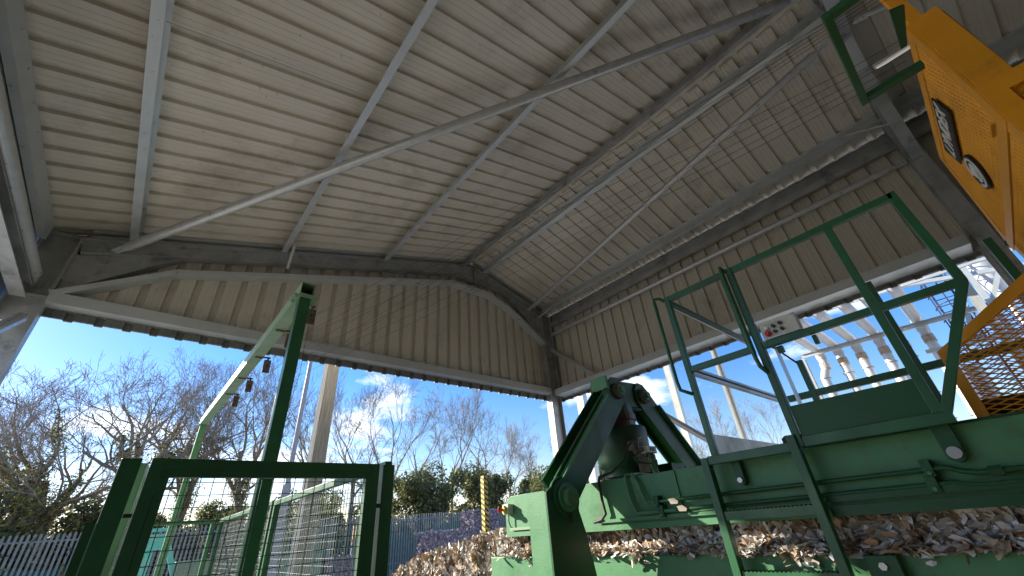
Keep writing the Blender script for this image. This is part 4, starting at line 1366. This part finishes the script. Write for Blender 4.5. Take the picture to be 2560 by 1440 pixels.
# free standing columns outside the right wall
for x, y, w, lb in ((11.5, 9.24, .30, 'stout pale steel column close beside the corner column'), (11.5, 5.75, .20, 'pale steel column beyond the A shaped arms'),
                    (11.5, 4.27, .15, 'slim pale steel column seen through the green gateway'), (13.2, -.9, .16, 'pale steel column standing between the ducts and the second frame')):
    MB_ = MB().isec((x, y, 0), (x, y, 6.8), w, w * .75, .012, .01, up=(0, 1, 0))
    MB_.box(x - w * .36, x - w * .34, y - w * .48, y + w * .48, 0, 6.8)
    tag(MB_.build('steel_column', galv_pale), lb, 'column', 'pale steel columns outside the right wall')

# ------------------------------------------------------------------ trees
def grow(limbs, twigs, p, d, L, r, lev, maxlev, rng, wander, trop, spread, kids, ivy=None):
    n = 6 if lev < 3 else 4
    pts = [p.copy()]; rs = [r]; dirs = [d.copy()]
    q = p.copy(); dd = d.copy()
    for i in range(n):
        j = V(rng.gauss(0, 1), rng.gauss(0, 1), rng.gauss(0, 1)) * wander * (1 if lev else .35)
        dd = (dd + j + V(0, 0, trop)).normalized()
        q = q + dd * (L / n)
        pts.append(q.copy()); rs.append(max(r * (1 - .62 * (i + 1) / n), .0065)); dirs.append(dd.copy())
    sides = 7 if lev == 0 else (5 if lev <= 2 else 3)
    (limbs if lev <= 1 else twigs).tube(pts, rs, sides, False, lev <= 2)
    if ivy is not None and lev <= 1:
        for a, c, ra in zip(pts, pts[1:], rs): ivy.append((a, c, ra))
    if lev >= maxlev: return
    nk = kids[min(lev, len(kids) - 1)]
    for k in range(nk):
        t = (.35 if lev else .45) + (.65 if lev else .55) * (k + rng.random() * .6) / nk
        t = min(t, 1.0)
        f = t * n; i = min(int(f), n - 1); fr = f - i
        bp = pts[i].lerp(pts[i + 1], fr)
        br = rs[i] + (rs[i + 1] - rs[i]) * fr
        axis = dirs[i].cross(V(rng.gauss(0, 1), rng.gauss(0, 1), rng.gauss(0, 1)))
        if axis.length < 1e-3: axis = V(1, 0, 0)
        ang = radians(spread) * rng.uniform(.6, 1.3) * (.55 if k == nk - 1 else 1)
        nd_ = Matrix.Rotation(ang, 3, axis.normalized()) @ dirs[i + 1]
        if nd_.z < -.15: nd_.z *= -.3
        grow(limbs, twigs, bp, nd_.normalized(), L * rng.uniform(.62, .82) * (1.05 - .25 * t), br * .72, lev + 1, maxlev, rng, wander, trop, spread, kids, ivy)

def leaf_cloud(mb, rng, n, fn, s0, s1):
    for i in range(n):
        p = fn()
        s = rng.uniform(s0, s1)
        a = V(rng.gauss(0, 1), rng.gauss(0, 1), rng.gauss(0, 1)).normalized()
        c = a.cross(V(rng.gauss(0, 1), rng.gauss(0, 1), rng.gauss(0, 1))).normalized()
        mb.add([p - a * s, p + c * s * .5, p + a * s, p - c * s * .5], [(0, 1, 2, 3)])

def tree(name, loc, label, seed, H, r, maxlev, wander, trop, spread, kids, ivy_n=0, m=bark, ivy_h=99, lean=(0, 0), group=None, ivy_spread=2.2, trunkf=.42):
    rng = random.Random(seed)
    limbs, twigs, iv = MB(), MB(), []
    grow(limbs, twigs, V(0, 0, 0), V(lean[0], lean[1], 1).normalized(), H * trunkf, r, 0, maxlev, rng, wander, trop, spread, kids, iv)
    t = thing(name, (0, 0, 0), label, 'tree', group)
    limbs.build('trunk', m, t)
    twigs.build('branches', m, t)
    if ivy_n:
        iv = [q for q in iv if q[0].z < ivy_h]
        wts = [(c - a).length * (ra + .06) for a, c, ra in iv]
        lc = MB()
        def fn():
            a, c, ra = rng.choices(iv, wts)[0]
            f = rng.random()
            w_ = a.lerp(c, f)
            o_ = V(rng.gauss(0, 1), rng.gauss(0, 1), rng.gauss(0, .8)) * (ra * .9 + .05) * ivy_spread * .45
            return w_ + o_
        leaf_cloud(lc, rng, ivy_n, fn, .035, .075)
        lc.build('ivy', ivy_m, t)
    t.location = loc
    return t

GT = 'bare trees beyond the yard fence'
tree('bare_tree', (-.1, 24.5, 0), 'big bare spreading tree with ivy on its forked trunk, left of the gantry', 3, 19, .36, 6, .20, .075, 46, [6, 4, 3, 3, 3], 9000, bark, 7, (0, 0), GT, 2.6, .31)
tree('ivy_tree', (-2.3, 22.5, 0), 'ivy wrapped leaning tree at the left edge', 8, 11, .20, 6, .19, .07, 38, [4, 4, 3, 3, 3], 5000, bark, 7, (-.22, 0), GT, 3.4, .45)
t1 = bpy.data.objects['bare_tree']
t3 = tree('bare_tree', (5.2, 26, 0), 'dense bare tree behind the gantry post and the lamp post', 12, 17.5, .26, 6, .19, .085, 34, [5, 4, 3, 3, 3], 2500, bark, 4.5, (-.1, 0), GT, 2.5, .36)
t4 = tree('slender_tree', (10.0, 26, 0), 'upright bare tree right of the timber pole', 21, 12.6, .17, 6, .18, .085, 28, [4, 3, 3, 3, 3], 0, bark2, 0, (.03, 0), GT, 1, .45)
t5 = tree('slender_tree', (13.2, 26.5, 0), 'bare tree with an ivy covered stem above the right gate post', 34, 12.4, .17, 6, .19, .08, 31, [4, 3, 3, 3, 3], 1500, bark2, 6, (0, 0), GT, 2.0, .45)
def cp_tree(src, loc, rz, sc, label):
    c = copy_thing(src, loc, label, rz, sc); c['group'] = GT
    return c
cp_tree(t1, (-1.9, 27, 0), 2.6, .82, 'second spreading bare tree just left of the big ivy trunked one')
cp_tree(t3, (2.2, 27.5, 0), 2.1, .92, 'bare tree behind the far gantry post with crown under the channel')
cp_tree(t4, (8.1, 27, 0), 1.3, .97, 'bare tree hard against the right side of the timber pole')
cp_tree(t4, (17.6, 27, 0), 3.0, .98, 'tall upright bare tree left of the hazard post')
cp_tree(t5, (20.3, 27, 0), 4.2, 1.03, 'tall bare tree right above the hazard post')
cp_tree(t4, (23.5, 28, 0), 5.1, .88, 'shorter bare tree between the hazard post and the corner column')
cp_tree(t5, (15.6, 28, 0), .8, .9, 'shorter bare tree above the middle of the evergreen bushes')
cp_tree(t4, (26.5, 27, 0), .5, .82, 'bare tree just left of the corner column')
cp_tree(t5, (28.5, 24.5, 0), 2.6, .88, 'bare tree right of the corner column')
cp_tree(t4, (28.5, 20.5, 0), 1.1, .74, 'bare tree seen between the A shaped arms')
cp_tree(t5, (30, 15.2, 0), 3.6, .66, 'small bare tree behind the right arm of the ram')
cp_tree(t4, (30, 13.4, 0), 2.2, .70, 'small bare tree below the diagonal tube')
cp_tree(t5, (30, 9.2, 0), 5.5, .66, 'small bare tree beyond the grey kick plate')
cp_tree(t4, (-5.0, 23, 0), 4.0, .60, 'bare tree at the far left beside the steel column')
cp_tree(t3, (-4.2, 30, 0), .6, .72, 'bare tree behind the ivy wrapped tree')

# evergreen bushes
def bush(seed, loc, rx, ry, h, n, label, m=bush_m, z0=0.0, s=(.06, .13)):
    rng = random.Random(seed)
    t = thing('evergreen_bush', loc, label, 'bush', 'evergreen bushes beyond the fence')
    lobes = []
    for i in range(46):
        a = rng.uniform(0, 2 * pi); q = rng.random() ** .5
        zc = rng.uniform(.08, .90)
        k_ = 1.0 if zc < .55 else 1.0 - (zc - .55) * .9
        lobes.append((V(rx * q * k_ * cos(a) * .9, ry * q * k_ * sin(a) * .9, h * zc), rng.uniform(.35, .85)))
    lc = MB()
    L0 = V(loc)
    def fn():
        c, r = rng.choice(lobes)
        v_ = V(rng.gauss(0, 1), rng.gauss(0, 1), rng.gauss(0, 1)).normalized() * r * rng.uniform(.55, 1.12)
        p = c + v_
        p.z = abs(p.z)
        return p + L0
    leaf_cloud(lc, rng, n, fn, *s)
    lc.build('foliage', m, t)
    b = MB()
    for i in range(7):
        c, r = rng.choice(lobes)
        b.tube([L0 + V(c.x * .2, c.y * .2, 0), L0 + V(c.x * .6, c.y * .6, c.z * .5), L0 + c], [.07, .045, .02], 5)
    b.build('stems', bark, t)
    return t
B1 = bush(1, (12.6, 24.5, 0), 2.9, 1.5, 5.0, 17000, 'olive green evergreen bush right behind the right gate post')
B2 = bush(2, (16.6, 24.8, 0), 3.0, 1.5, 5.7, 19000, 'tallest evergreen bush, left of the hazard post')
copy_thing(B1, (20.4, 25.3, 0), 'dark evergreen bush directly right of the hazard post', 2.0, 1.06)
copy_thing(B2, (24.3, 25.5, 0), 'evergreen bush in front of the corner column', 1.2, .98)
copy_thing(B1, (27.5, 21.5, 0), 'evergreen bush seen below the left arm of the ram', 4.0, 1.05)
copy_thing(B2, (6.9, 24.3, 0), 'evergreen bush seen through the gate beside the timber pole', 3.1, .72)
copy_thing(B1, (3.4, 24.6, 0), 'low evergreen bush seen through the left half of the gate', .7, .62)
for k_, (x_, y_, s_, l_) in enumerate(((-3.4, 28, .7, 'low hedge far behind the ivy wrapped tree'), (.9, 28, .72, 'low hedge far behind the big spreading tree'),
                                   (4.6, 28.5, .78, 'low hedge far behind the middle of the gate'), (9.0, 27.6, .85, 'hedge right of the timber pole above the fence'))):
    copy_thing(B1, (x_, y_, 0), l_, k_ * 1.3, s_)
copy_thing(B2, (30.5, 16.5, 0), 'evergreen bush low behind the right arm of the ram', 5.0, .8)
B3 = bush(3, (-3.6, 21.9, 0), 2.1, 1.2, 4.0, 15000, 'yellowish ivy mass at the far left above the fence', ivy_m)
copy_thing(B3, (-.6, 22.0, 0), 'yellowish ivy mass round the foot of the big spreading tree', 2.2, .85)
copy_thing(B3, (2.0, 22.4, 0), 'low yellowish ivy mass seen through the gate mesh', 3.3, .62)
copy_thing(B3, (-6.5, 23.0, 0), 'tall ivy mass beside the left steel column', 4.4, 1.05)
